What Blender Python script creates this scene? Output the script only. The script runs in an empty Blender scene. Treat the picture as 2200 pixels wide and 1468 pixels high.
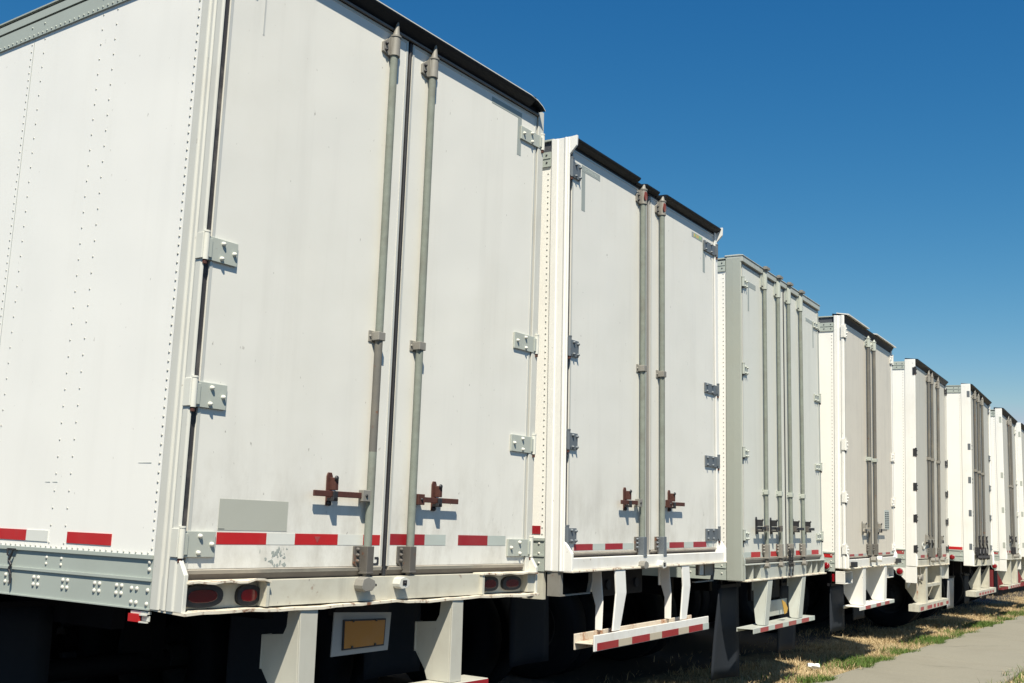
import bpy, bmesh, math, random
import numpy as np
from mathutils import Matrix, Vector
random.seed(7)
rng = np.random.default_rng(11)
R = math.radians
SC = bpy.context.scene
COL = SC.collection

# ------------------------------------------------------------------ camera, sky, sun, exposure
YAW, PITCH, ROLL = -0.95324, 0.16386, 0.0405
fw = Vector((-math.sin(YAW)*math.cos(PITCH), math.cos(YAW)*math.cos(PITCH), math.sin(PITCH)))
rt = Vector((math.cos(YAW), math.sin(YAW), 0))
up = rt.cross(fw)
r2 = rt*math.cos(ROLL) + up*math.sin(ROLL)
u2 = up*math.cos(ROLL) - rt*math.sin(ROLL)
cd = bpy.data.cameras.new('camera')
cam = bpy.data.objects.new('camera', cd)
COL.objects.link(cam)
M = Matrix((r2, u2, -fw)).transposed().to_4x4()
M.translation = Vector((-2.88563, -3.65115, 1.54827))
cam.matrix_world = M
cd.sensor_fit = 'HORIZONTAL'
cd.sensor_width = 36.0
cd.lens = 2295.97/2200*36
cd.clip_start = 0.05
cd.clip_end = 3000
SC.camera = cam

SUN_TO = Vector((-1.08, -1.0, 2.2)).normalized()
world = bpy.data.worlds.new("World")
SC.world = world
world.use_nodes = True
wn = world.node_tree
wn.nodes.clear()
sky = wn.nodes.new('ShaderNodeTexSky')
sky.sky_type = 'NISHITA'
sky.sun_disc = False
sky.sun_elevation = math.asin(SUN_TO.z)
sky.sun_rotation = math.atan2(SUN_TO.x, SUN_TO.y)
sky.altitude = 0
sky.air_density = 1.0
sky.dust_density = 0.0
sky.ozone_density = 10.0
bg = wn.nodes.new('ShaderNodeBackground')
bg.inputs['Strength'].default_value = 0.10
wo = wn.nodes.new('ShaderNodeOutputWorld')
# deep, clear sky: the texture's blue made purer channel by channel
sp = wn.nodes.new('ShaderNodeSeparateColor')
cb = wn.nodes.new('ShaderNodeCombineColor')
wn.links.new(sky.outputs[0], sp.inputs[0])
for ch, (k, pw, top) in enumerate(((4.81, 2.20, 0.32), (0.922, 1.20, 0.36), (0.566, 0.77, 0.42))):
    last = sp.outputs[ch]
    for op, val in (('MULTIPLY', 0.1), ('POWER', pw), ('MULTIPLY', k), ('MINIMUM', top), ('MULTIPLY', 10.0)):
        nd = wn.nodes.new('ShaderNodeMath'); nd.operation = op
        wn.links.new(last, nd.inputs[0]); nd.inputs[1].default_value = val
        last = nd.outputs[0]
    wn.links.new(last, cb.inputs[ch])
wn.links.new(cb.outputs[0], bg.inputs['Color'])
wn.links.new(bg.outputs[0], wo.inputs['Surface'])

sl = bpy.data.lights.new('sun', 'SUN')
sl.energy = 4.9
sl.angle = R(0.5)
sl.color = (1.0, 0.925, 0.77)
sun = bpy.data.objects.new('sun', sl)
COL.objects.link(sun)
sun.rotation_euler = SUN_TO.to_track_quat('Z', 'Y').to_euler()
sun.location = (-10, -10, 20)

SC.view_settings.view_transform = 'Standard'
SC.view_settings.look = 'None'
SC.view_settings.gamma = 1.0
SC.view_settings.use_curve_mapping = False
SC.view_settings.exposure = 0.60

# ------------------------------------------------------------------ materials
def mat(name, base, rough=0.5, metal=0.0, dirt=0.0, dirt_col=(0.30, 0.27, 0.21), dirt_scale=2.5, streak=0.0,
        streak_col=(0.22, 0.20, 0.17), rust=0.0, rust_scale=14.0, rust_col=(0.17, 0.06, 0.022), bump=0.0, bump_scale=0.8,
        coat=0.0, spec=0.5, low=0.0, speck=0.0, mottle=0.0, mottle_scale=40.0, grain=0.0):
    m = bpy.data.materials.new(name)
    m.use_nodes = True
    nt = m.node_tree
    b = nt.nodes['Principled BSDF']
    b.inputs['Roughness'].default_value = rough
    b.inputs['Metallic'].default_value = metal
    b.inputs['Coat Weight'].default_value = coat
    b.inputs['Specular IOR Level'].default_value = spec
    geo = nt.nodes.new('ShaderNodeNewGeometry')
    pos = geo.outputs['Position']
    col = None
    rgb = nt.nodes.new('ShaderNodeRGB')
    rgb.outputs[0].default_value = (*base, 1)
    col = rgb.outputs[0]
    def noise(scale, detail=4, stretch=None, rough_=0.55):
        n = nt.nodes.new('ShaderNodeTexNoise')
        n.inputs['Scale'].default_value = scale
        n.inputs['Detail'].default_value = detail
        n.inputs['Roughness'].default_value = rough_
        if stretch:
            mp = nt.nodes.new('ShaderNodeMapping')
            mp.inputs['Scale'].default_value = stretch
            nt.links.new(pos, mp.inputs['Vector'])
            nt.links.new(mp.outputs[0], n.inputs['Vector'])
        else:
            nt.links.new(pos, n.inputs['Vector'])
        return n.outputs['Fac']
    def ramp(fac, lo, hi, amt):
        mr = nt.nodes.new('ShaderNodeMapRange')
        mr.inputs['From Min'].default_value = lo
        mr.inputs['From Max'].default_value = hi
        mr.inputs['To Max'].default_value = amt
        nt.links.new(fac, mr.inputs['Value'])
        return mr.outputs[0]
    def mix(fac, c):
        nonlocal col
        mx = nt.nodes.new('ShaderNodeMix')
        mx.data_type = 'RGBA'
        nt.links.new(fac, mx.inputs['Factor'])
        nt.links.new(col, mx.inputs['A'])
        mx.inputs['B'].default_value = (*c, 1)
        col = mx.outputs['Result']
    if mottle:
        mix(ramp(noise(mottle_scale, 3), 0.35, 0.75, mottle), tuple(0.45*x for x in base))
    if dirt:
        mix(ramp(noise(dirt_scale, 6, None, 0.65), 0.48, 0.78, dirt), dirt_col)
    if low:
        # road grime splashed up the lower part of the door
        sep = nt.nodes.new('ShaderNodeSeparateXYZ'); nt.links.new(pos, sep.inputs[0])
        hz = ramp(sep.outputs['Z'], 1.95, 1.22, 1.0)
        mu = nt.nodes.new('ShaderNodeMath'); mu.operation = 'MULTIPLY'
        nt.links.new(hz, mu.inputs[0]); nt.links.new(ramp(noise(4.5, 8, (1, 1, 0.5), 0.72), 0.44, 0.72, low), mu.inputs[1])
        mix(mu.outputs[0], (0.36, 0.33, 0.27))
    if streak:
        mix(ramp(noise(9.0, 5, (1, 1, 0.06), 0.6), 0.52, 0.8, streak), streak_col)
    if speck:
        # chips, scuffs and fine scratches
        mix(ramp(noise(34.0, 2, (1.6, 1, 0.7), 0.5), 0.735, 0.80, speck), (0.25, 0.23, 0.20))
        mix(ramp(noise(5.0, 6, (1, 1, 9), 0.75), 0.70, 0.80, speck*0.55), (0.45, 0.43, 0.38))
    if grain:
        mix(ramp(noise(160, 3), 0.3, 0.7, grain), tuple(0.4*x for x in base))
    if rust:
        lo = 0.66-0.30*rust
        mix(ramp(noise(rust_scale, 8, None, 0.7), lo, lo+0.09, 0.92), rust_col)
    nt.links.new(col, b.inputs['Base Color'])
    if bump:
        bp = nt.nodes.new('ShaderNodeBump')
        bp.inputs['Strength'].default_value = bump
        bp.inputs['Distance'].default_value = 0.05
        nt.links.new(noise(bump_scale, 2), bp.inputs['Height'])
        nt.links.new(bp.outputs[0], b.inputs['Normal'])
    return m

WHITE_SIDE = mat('white_side_paint', (0.84, 0.83, 0.79), 0.38, dirt=0.06, dirt_col=(0.60, 0.58, 0.52), streak=0.05, speck=0.5, bump=0.42, bump_scale=0.75)
WHITE_DOOR = mat('white_door_paint', (0.745, 0.735, 0.685), 0.45, dirt=0.30, dirt_scale=1.0, dirt_col=(0.60, 0.58, 0.50), streak=0.10, low=0.75, speck=0.8, bump=0.3, bump_scale=1.1)
WARM_DOOR = mat('warm_white_door_paint', (0.68, 0.63, 0.54), 0.45, speck=0.5, dirt=0.3, dirt_col=(0.45, 0.42, 0.37), streak=0.25, bump=0.04)
GREYWHITE_DOOR = mat('grey_white_door_paint', (0.67, 0.675, 0.62), 0.45, speck=0.5, dirt=0.2, dirt_col=(0.5, 0.5, 0.44), streak=0.15, bump=0.04)
DULL_DOOR = mat('dull_grey_door_paint', (0.56, 0.545, 0.485), 0.5, speck=0.4, dirt=0.3, dirt_col=(0.42, 0.40, 0.35), streak=0.25, bump=0.04)
CREAM_POST = mat('cream_post_paint', (0.59, 0.59, 0.545), 0.45, speck=0.7, dirt=0.4, dirt_col=(0.46, 0.44, 0.39), streak=0.15)
WHITE_POST = mat('white_post_paint', (0.80, 0.795, 0.765), 0.42, speck=0.7, dirt=0.25, dirt_col=(0.55, 0.52, 0.45), streak=0.15, streak_col=(0.5, 0.42, 0.3))
GREY_POST = mat('grey_green_post_paint', (0.345, 0.37, 0.335), 0.45, dirt=0.2)
GUARD_CREAM = mat('cream_guard_paint', (0.485, 0.48, 0.425), 0.5, speck=0.9, dirt=0.5, dirt_col=(0.34, 0.32, 0.27), streak=0.3, rust=0.08, rust_scale=7)
CREAM_SILL = mat('cream_sill_paint', (0.535, 0.522, 0.445), 0.5, speck=0.9, dirt=0.75, dirt_col=(0.36, 0.325, 0.25), dirt_scale=3.5, streak=0.4, rust=0.13, rust_scale=9)
WHITE_SILL = mat('white_sill_paint', (0.74, 0.735, 0.70), 0.45, speck=0.9, dirt=0.45, dirt_col=(0.48, 0.44, 0.36), streak=0.2, streak_col=(0.4, 0.3, 0.2), rust=0.05)
GREY_SILL = mat('grey_sill_paint', (0.42, 0.445, 0.415), 0.5, speck=0.8, dirt=0.4, streak=0.35)
RUST_EDGE = mat('chipped_rusty_edge', (0.70, 0.65, 0.54), 0.6, dirt=0.5, dirt_col=(0.50, 0.38, 0.24), dirt_scale=9, rust=0.40, rust_scale=17)
RUST_CHANNEL = mat('rusty_channel_paint', (0.60, 0.54, 0.45), 0.6, dirt=0.6, dirt_col=(0.30, 0.18, 0.09), dirt_scale=5, rust=0.46, rust_scale=5.5, rust_col=(0.30, 0.10, 0.02))
RAIL_GREY = mat('grey_rail_paint', (0.38, 0.42, 0.385), 0.5, dirt=0.3, dirt_col=(0.27, 0.29, 0.26))
RAIL_RECESS_DARK = mat('dark_rail_and_recess_shade', (0.07, 0.075, 0.085), 0.5, dirt=0.2)
HINGE_GREY = mat('grey_hinge_paint', (0.41, 0.44, 0.40), 0.45, dirt=0.25, rust=0.02)
HINGE_CREAM = mat('cream_hinge_paint', (0.66, 0.66, 0.60), 0.45, dirt=0.3, rust=0.06)
HINGE_DARK = mat('dark_steel_hinge', (0.14, 0.16, 0.18), 0.5, metal=0.2, dirt=0.3, dirt_col=(0.10, 0.10, 0.10), rust=0.12)
RIVET = mat('rivet_head', (0.42, 0.42, 0.385), 0.4)
BOLT_WHITE = mat('painted_bolt_head', (0.56, 0.55, 0.50), 0.4)
ROD = mat('galvanised_rod', (0.225, 0.25, 0.22), 0.75, spec=0.2, dirt=0.7, dirt_col=(0.155, 0.145, 0.125), dirt_scale=5, mottle=0.3, mottle_scale=25)
ROD_DARK = mat('dark_galvanised_rod', (0.135, 0.132, 0.122), 0.75, spec=0.2, dirt=0.5, rust=0.15)
SOCKET = mat('weathered_socket_steel', (0.25, 0.24, 0.215), 0.6, metal=0.1, dirt=0.5, dirt_col=(0.14, 0.12, 0.10), dirt_scale=8, rust=0.10)
SOCKET_LOW = mat('grimy_socket_steel', (0.115, 0.106, 0.095), 0.6, metal=0.1, dirt=0.6, dirt_col=(0.07, 0.055, 0.05), dirt_scale=12, rust=0.28)
RUST = mat('rusted_iron', (0.080, 0.026, 0.018), 0.75, mottle=0.6, mottle_scale=60)
RUST_RED = mat('red_brown_primer', (0.26, 0.055, 0.035), 0.65, mottle=0.4)
STEEL_DARK = mat('dark_steel', (0.045, 0.045, 0.05), 0.5, metal=0.5, mottle=0.3)
RUBBER = mat('black_rubber', (0.016, 0.017, 0.022), 0.6, dirt=0.35, dirt_col=(0.10, 0.095, 0.09), dirt_scale=7)
SEAL_GREY = mat('grey_rubber_seal', (0.15, 0.14, 0.135), 0.6, dirt=0.5, dirt_col=(0.28, 0.26, 0.22), dirt_scale=8)
EDGE_SEAL = mat('worn_black_seal', (0.030, 0.030, 0.036), 0.6, dirt=0.9, dirt_col=(0.22, 0.205, 0.19), dirt_scale=3.2)
SEAL_PALE = mat('pale_rubber_seal', (0.25, 0.245, 0.235), 0.6, dirt=0.5, dirt_col=(0.33, 0.31, 0.28), dirt_scale=6)
TRIM = mat('aluminium_door_trim', (0.60, 0.60, 0.56), 0.4, metal=0.2, dirt=0.3)
BEVEL = mat('stained_door_seal', (0.40, 0.37, 0.32), 0.6, dirt=0.8, dirt_col=(0.17, 0.145, 0.125), dirt_scale=4, rust=0.03)
BEVEL_DARK = mat('stained_dark_seal', (0.115, 0.10, 0.092), 0.6, dirt=0.7, dirt_col=(0.22, 0.19, 0.16), dirt_scale=5)
RED_TAPE = mat('red_reflective_tape', (0.47, 0.013, 0.016), 0.35, mottle=0.10, dirt=0.12)
DARK_RED_TAPE = mat('dark_red_reflective_tape', (0.30, 0.012, 0.020), 0.35, mottle=0.10, dirt=0.12)
FADED_TAPE = mat('faded_red_tape', (0.36, 0.06, 0.06), 0.5, mottle=0.2, dirt=0.3)
WHITE_TAPE = mat('white_reflective_tape', (0.68, 0.69, 0.65), 0.35, dirt=0.2)
SILVER_TAPE = mat('silver_reflective_tape', (0.46, 0.51, 0.48), 0.35, dirt=0.2)
TAN_TAPE = mat('yellowed_reflective_tape', (0.50, 0.44, 0.34), 0.4, dirt=0.3)
STICKER = mat('faded_grey_sticker', (0.42, 0.43, 0.38), 0.5, dirt=0.15)
VTAPE = mat('grey_contour_tape', (0.33, 0.36, 0.34), 0.4, dirt=0.2)
LENS = mat('red_lamp_lens', (0.22, 0.005, 0.010), 0.12, coat=0.6)
LENS_DARK = mat('dark_red_lamp_lens', (0.085, 0.005, 0.008), 0.12, coat=0.6)
INK = mat('black_ink', (0.02, 0.022, 0.03), 0.6)
PLATE_YELLOW = mat('amber_number_plate', (0.34, 0.145, 0.018), 0.5, dirt=0.3)
RAG_YELLOW = mat('yellow_placard', (0.62, 0.36, 0.06), 0.6, dirt=0.2)
FLAP = mat('mud_flap_rubber', (0.026, 0.031, 0.040), 0.7, spec=0.08, dirt=0.3, dirt_col=(0.045, 0.047, 0.05))
FLAP_PALE = mat('pale_mud_flap', (0.34, 0.35, 0.37), 0.6, dirt=0.4, dirt_col=(0.15, 0.14, 0.13))
TYRE = mat('tyre_rubber', (0.010, 0.013, 0.018), 0.75, spec=0.12, dirt=0.3, dirt_col=(0.02, 0.019, 0.018))
RIM = mat('steel_rim_paint', (0.035, 0.04, 0.046), 0.5, spec=0.08, dirt=0.5, dirt_col=(0.04, 0.036, 0.03))
CHASSIS = mat('dark_chassis_paint', (0.015, 0.015, 0.018), 0.6, spec=0.08, dirt=0.3, dirt_col=(0.03, 0.027, 0.025))
FLOORM = mat('trailer_floor_underside', (0.018, 0.017, 0.017), 0.8, spec=0.08)
ROOFM = mat('aluminium_roof', (0.55, 0.57, 0.58), 0.45, metal=0.3)
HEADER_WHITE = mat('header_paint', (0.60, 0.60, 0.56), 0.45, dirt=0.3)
HEADER_SHADE = mat('header_painted_shade', (0.013, 0.017, 0.024), 0.5, spec=0.2, dirt=0.3, dirt_col=(0.028, 0.032, 0.038))  # near-black colour carries the shade under the overhang
RED_SKIP = mat('red_container_paint', (0.17, 0.022, 0.024), 0.5, dirt=0.3, dirt_col=(0.10, 0.03, 0.03), streak=0.3)

# ------------------------------------------------------------------ mesh building
class MB:
    def __init__(s):
        s.v = []; s.f = []; s.m = []; s.sm = []
    def add(s, vs, fs, m=0, smooth=False):
        o = len(s.v)
        s.v += [tuple(x) for x in vs]
        for f in fs:
            s.f.append(tuple(o+i for i in f)); s.m.append(m); s.sm.append(smooth)
        return s
    def box(s, u0, u1, v0, v1, z0, z1, m=0):
        p = [(u0, v0, z0), (u1, v0, z0), (u1, v1, z0), (u0, v1, z0), (u0, v0, z1), (u1, v0, z1), (u1, v1, z1), (u0, v1, z1)]
        return s.add(p, [(0, 3, 2, 1), (4, 5, 6, 7), (0, 1, 5, 4), (1, 2, 6, 5), (2, 3, 7, 6), (3, 0, 4, 7)], m)
    def prism(s, pts, axis, a0, a1, m=0, smooth=False):
        n = len(pts)
        def mk(p, a):
            return (a, p[0], p[1]) if axis == 'u' else ((p[0], a, p[1]) if axis == 'v' else (p[0], p[1], a))
        vs = [mk(p, a0) for p in pts]+[mk(p, a1) for p in pts]
        s.add(vs, [(i, (i+1) % n, n+(i+1) % n, n+i) for i in range(n)], m, smooth)
        o = len(s.v)-2*n
        s.f.append(tuple(o+i for i in range(n-1, -1, -1))); s.m.append(m); s.sm.append(False)
        s.f.append(tuple(o+n+i for i in range(n))); s.m.append(m); s.sm.append(False)
        return s
    def cyl(s, p0, p1, r, n=14, m=0, r2=None, caps=True):
        p0, p1 = Vector(p0), Vector(p1)
        r2 = r if r2 is None else r2
        d = (p1-p0).normalized()
        a = Vector((0, 0, 1)) if abs(d.z) < 0.9 else Vector((1, 0, 0))
        x = d.cross(a).normalized(); y = d.cross(x)
        c = [(math.cos(2*math.pi*i/n), math.sin(2*math.pi*i/n)) for i in range(n)]
        vs = [p0+(x*ca+y*sa)*r for ca, sa in c]+[p1+(x*ca+y*sa)*r2 for ca, sa in c]
        s.add(vs, [(i, (i+1) % n, n+(i+1) % n, n+i) for i in range(n)], m, True)
        if caps:
            # caps get their own vertices so the side keeps its true normals
            s.add(vs[:n], [tuple(range(n))], m)
            s.add(vs[n:], [tuple(range(n))], m)
        return s
    def tube(s, pts, r, n=8, m=0):
        for a, b in zip(pts[:-1], pts[1:]):
            s.cyl(a, b, r, n, m)
        return s
    def dome(s, c, axis, r, h, n=8, m=0):
        # axis: unit vector the dome bulges along
        d = Vector(axis); c = Vector(c)
        a = Vector((0, 0, 1)) if abs(d.z) < 0.9 else Vector((1, 0, 0))
        x = d.cross(a).normalized(); y = d.cross(x)
        vs = []
        for k, (rr, hh) in enumerate(((1, 0), (0.86, 0.55), (0.5, 0.9))):
            vs += [c+(x*math.cos(2*math.pi*i/n)+y*math.sin(2*math.pi*i/n))*r*rr+d*h*hh for i in range(n)]
        vs.append(c+d*h)
        fs = []
        for k in range(2):
            fs += [(k*n+i, k*n+(i+1) % n, (k+1)*n+(i+1) % n, (k+1)*n+i) for i in range(n)]
        fs += [(2*n+i, 2*n+(i+1) % n, 3*n) for i in range(n)]
        return s.add(vs, fs, m, True)
    def ell(s, c, rx, rz, v0, v1, n=24, m=0, k=2.6):
        # super-ellipse slab in the (u,z) plane, between depths v0 and v1
        pts = []
        for i in range(n):
            t = 2*math.pi*i/n
            ct, st = math.cos(t), math.sin(t)
            pts.append((c[0]+rx*math.copysign(abs(ct)**(2/k), ct), c[1]+rz*math.copysign(abs(st)**(2/k), st)))
        return s.prism(pts, 'v', v0, v1, m)
    def build(s, name, mats, parent=None, bevel=0.0, seg=1):
        me = bpy.data.meshes.new(name)
        bm = bmesh.new()
        vs = [bm.verts.new(p) for p in s.v]
        for f, mi, sm in zip(s.f, s.m, s.sm):
            try:
                fc = bm.faces.new([vs[i] for i in f])
                fc.material_index = mi; fc.smooth = sm
            except ValueError:
                pass
        bmesh.ops.recalc_face_normals(bm, faces=bm.faces[:])
        bm.to_mesh(me); bm.free()
        for x in (mats if isinstance(mats, (list, tuple)) else [mats]):
            me.materials.append(x)
        o = bpy.data.objects.new(name, me)
        COL.objects.link(o)
        if parent: o.parent = parent
        if bevel:
            b = o.modifiers.new('bevel', 'BEVEL')
            b.width = bevel; b.segments = seg; b.limit_method = 'ANGLE'; b.angle_limit = R(40)
            b.harden_normals = False
        return o

def thing(name, label, cat, loc, rot=None, group=None):
    o = bpy.data.objects.new(name, None)
    COL.objects.link(o)
    o.empty_display_size = 0.3
    o.location = loc
    if rot:
        o.rotation_mode = 'YXZ'
        o.rotation_euler = rot
    o['label'] = label; o['category'] = cat
    if group: o['group'] = group
    return o

W = 2.59
LEN = 14.6

# ------------------------------------------------------------------ trailer pieces
def make_body(T, c):
    zr, zt = c['rail'], c['toprail']
    y0 = c['seam']
    # left wall with rivets
    b = MB()
    b.box(0.0, 0.035, y0, LEN, zr[1]-0.02, zt[0]+0.02)
    near = c.get('near', False)
    def rivcol(y, sp, z0, z1, r=0.0054):
        z = z0
        while z < z1:
            b.dome((0.0005, y, z), (-1, 0, 0), r, r*0.75, 7 if near else 5, 1)
            z += sp
    zlo, zhi = zr[1]+0.03, zt[0]-0.01
    rivcol(y0+0.022, 0.04, zlo, zhi, 0.0064)
    if near:
        for k in range(4):
            rivcol(0.84+0.635*k, 0.079, zlo, zhi)
            rivcol(0.957+0.638*k, 0.079 if k != 1 else 0.04, zlo, zhi)
        y = y0+0.045
        while y < 3.2:
            b.dome((0.0005, y, zr[1]+0.012), (-1, 0, 0), 0.006, 0.005, 6, 1); y += 0.042
        # overlapping sheet seam
        b.box(-0.0012, 0.0, 1.572, 1.575, zr[1], zt[0], 2)
        # dents: small creases low on the panel
        for (yy, zz, l) in ((0.30, 1.725, 0.045), (1.02, 1.64, 0.02), (0.96, 1.64, 0.02)):
            b.prism([(yy-l, zz-0.0022), (yy+l, zz-0.0006), (yy+l, zz+0.0006), (yy-l, zz+0.0010)], 'u', -0.0012, 0.0, 2)
    else:
        for k in range(5):
            rivcol(0.82+0.61*k, 0.16, zlo, zhi)
    b.build('side_wall', [c['side'], RIVET, VTAPE], T)
    MB().box(W-0.035, W, y0, LEN, zr[1]-0.02, zt[0]+0.02).build('side_wall', c['side'], T)
    MB().box(0.03, W-0.03, LEN-0.04, LEN, zr[0], zt[1]).build('front_wall', c['side'], T)
    MB().box(0.012, W-0.012, 0.08, LEN, zt[1]-0.03, zt[1]+0.012).build('roof', ROOFM, T)
    MB().box(0.05, W-0.05, 0.16, LEN-0.05, zr[0]+0.06, zr[0]+0.12).build('floor', FLOORM, T)
    # bottom rails
    for side in (0, 1):
        def X(a): return a if side == 0 else W-a
        def bx(mb, a0, a1, *r, m=0):
            x0, x1 = sorted((X(a0), X(a1))); mb.box(x0, x1, *r, m)
        b = MB()
        if near:
            bx(b, -0.004, 0.03, y0, LEN, zr[0], zr[1])
            bx(b, -0.014, -0.004, y0, LEN, zr[1]-0.012, zr[1]+0.004)
            bx(b, -0.012, -0.004, y0, LEN, zr[0]+0.118, zr[0]+0.130)
            bx(b, -0.010, -0.004, y0, LEN, zr[0], zr[0]+0.006)
        else:
            bx(b, -0.006, 0.03, y0, LEN, zr[0], zr[1])
            bx(b, -0.014, -0.006, y0, LEN, zr[1]-0.012, zr[1]+0.004)
            bx(b, -0.012, -0.006, y0, LEN, 0.55*zr[0]+0.45*zr[1], 0.55*zr[0]+0.45*zr[1]+0.01)
        if side == 0:
            ax = (-1, 0, 0)
            if near:
                for yc in (1.025, 0.793, 0.553, 0.395, 1.262, 1.50, 1.74):
                    for dy in (-0.018, 0.018):
                        for dz in (-0.016, 0.016):
                            b.dome((-0.004, yc+dy, zr[0]+0.073+dz), ax, 0.0105, 0.008, 8, 1)
                for yc, zz in ((0.272, 0.083), (0.308, 0.083), (0.27, 0.026), (0.304, 0.026), (0.199, 0.080), (0.199, 0.024), (0.199, 0.165), (0.199, 0.195)):
                    b.dome((-0.004, yc, zr[0]+zz), ax, 0.0105, 0.008, 8, 1)
                for yc in (0.84, 0.957):
                    for zz in (0.155, 0.183):
                        b.dome((-0.004, yc, zr[0]+zz), ax, 0.008, 0.006, 8, 1)
            else:
                for k in range(14):
                    yc = y0+0.04+0.3*k
                    for zz in (0.25, 0.55, 0.85):
                        b.dome((-0.006, yc, zr[0]+(zr[1]-zr[0])*zz), ax, 0.009, 0.007, 6, 1)
        b.build('bottom_rail', [RAIL_GREY, BOLT_WHITE], T, 0.0)
        b = MB()
        if near:
            h = zt[1]-zt[0]
            bx(b, -0.010, 0.03, y0, LEN, zt[0], zt[0]+0.088)
            bx(b, 0.000, 0.03, y0, LEN, zt[0]+0.088, zt[0]+0.098, m=1)
            bx(b, -0.014, 0.03, y0, LEN, zt[0]+0.098, zt[0]+0.140)
            bx(b, -0.004, 0.03, y0, LEN, zt[0]+0.140, zt[0]+0.156, m=1)
            bx(b, -0.018, 0.03, y0, LEN, zt[0]+0.156, zt[0]+0.164)
            if side == 0:
                y = y0+0.04
                while y < 3.2:
                    b.dome((-0.010, y, zt[0]+0.014), (-1, 0, 0), 0.006, 0.005, 6, 0); y += 0.041
                for k in range(4):
                    for dy in (0.84, 0.957):
                        b.dome((-0.010, dy+0.635*k, zt[0]+0.06), (-1, 0, 0), 0.006, 0.005, 6, 0)
        else:
            z0, z1 = zt
            bx(b, -0.010, 0.03, y0, LEN, z0, z0+0.055)
            bx(b, -0.014, 0.03, y0, LEN, z0+0.055, z0+0.10)
            bx(b, 0.006, 0.03, y0, LEN, z0+0.10, z1, m=1)
            bx(b, -0.008, 0.03, y0-0.02, LEN, z1, z1+0.012)
            if side == 0:
                for yy in (y0+0.03, y0+0.11):
                    b.dome((-0.014, yy, z0+0.08), (-1, 0, 0), 0.008, 0.006, 6, 1)
                    b.dome((-0.010, yy, z0+0.03), (-1, 0, 0), 0.008, 0.006, 6, 1)
        b.build('top_rail', [RAIL_GREY, RAIL_RECESS_DARK], T)
    # chassis: cross members, slider rails, axles
    b = MB()
    y = 0.5
    while y < 9.0:
        b.box(0.06, W-0.06, y, y+0.05, zr[0]+0.02, zr[0]+0.06); y += 0.4
    wv = c['wheel_v']
    for u in (0.72, W-0.80):
        b.box(u, u+0.08, max(0.3, wv-1.2), wv+3.0, zr[0]-0.22, zr[0]+0.02)
        b.box(u-0.01, u+0.09, wv-0.15, wv+0.15, 0.55, zr[0]-0.22)
        b.box(u-0.01, u+0.09, wv+1.1, wv+1.4, 0.55, zr[0]-0.22)
    for k in (0, 1.25):
        b.cyl((0.35, wv+k, 0.52), (W-0.35, wv+k, 0.52), 0.07, 10)
    b.build('chassis', CHASSIS, T)

TYRE_ME = {}
def make_wheels(T, c):
    b_, c_ = c['tilt']
    wv = c['wheel_v']
    for k in (0, 1.25):
        for u in (0.145, 0.48, W-0.48, W-0.145):
            dz = -((wv+k)*math.sin(b_)-u*math.sin(c_))
            w = bpy.data.objects.new('wheel', None)
            COL.objects.link(w); w.parent = T; w.empty_display_size = 0.1
            w.location = (u, wv+k, 0.515+dz)
            if u > 1.3: w.rotation_euler = (0, 0, math.pi)
            if not TYRE_ME:
                t = MB()
                prof = [(-0.13, 0.29), (-0.14, 0.40), (-0.125, 0.495), (-0.10, 0.515), (0.10, 0.515), (0.125, 0.495), (0.14, 0.40), (0.13, 0.29)]
                n = 40
                vs = [(x, r*math.cos(2*math.pi*i/n), r*math.sin(2*math.pi*i/n)) for i in range(n) for x, r in prof]
                q = len(prof)
                t.add(vs, [(i*q+j, ((i+1) % n)*q+j, ((i+1) % n)*q+(j+1) % q, i*q+(j+1) % q) for i in range(n) for j in range(q)], 0, True)
                ty = t.build('tyre', TYRE, w)
                t = MB()
                prof = [(-0.12, 0.292), (-0.11, 0.27), (-0.03, 0.25), (-0.02, 0.17), (-0.06, 0.15), (-0.075, 0.09), (-0.09, 0.085), (-0.09, 0.02)]
                vs = [(x, r*math.cos(2*math.pi*i/24), r*math.sin(2*math.pi*i/24)) for i in range(24) for x, r in prof]
                q = len(prof)
                t.add(vs, [(i*q+j, ((i+1) % 24)*q+j, ((i+1) % 24)*q+j+1, i*q+j+1) for i in range(24) for j in range(q-1)], 0, True)
                t.cyl((0.1, 0, 0), (-0.088, 0, 0), 0.085, 16)
                for i in range(10):
                    a = 2*math.pi*i/10
                    t.cyl((-0.06, 0.125*math.cos(a), 0.125*math.sin(a)), (-0.085, 0.125*math.cos(a), 0.125*math.sin(a)), 0.014, 6)
                ri = t.build('rim', RIM, w)
                TYRE_ME['t'] = ty; TYRE_ME['r'] = ri
            else:
                for s in ('t', 'r'):
                    o = TYRE_ME[s].copy(); COL.objects.link(o); o.parent = w

def post(T, c, side):
    """corner post: ribbed section; the end plate of the rear sill is part of it"""
    y0 = c['seam']; vp = c['post_v']; z0, z1 = c['zb'], c['post_top']
    prof = c['post_prof']          # list of (u, v), from the seam to the rear edge
    wi = 0.004 if not side else W-c.get('door_r', 2.52)-0.014
    pts = list(prof)+[(wi, vp), (wi, vp+0.045), (0.062, vp+0.045), (0.062, y0)]
    if side: pts = [(W-u, v) for u, v in pts]
    b = MB()
    b.prism(pts, 'z', z0+0.004, z1)
    u0, u1 = (-0.004, 0.018) if not side else (W-0.018, W+0.004)
    sf = c['sill_front']; zf = c['sill_top']
    b.prism([(y0, z0), (sf, z0), (sf, zf+0.03), (vp+0.004, zf+0.11), (vp+0.05, zf+0.11)], 'u', u0, u1)
    for extra in c.get('post_extra', ()):
        extra(b, side)
    m = c['post_mat_r'] if side else c['post_mat']
    b.build('corner_post', m, T, 0.003)

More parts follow.
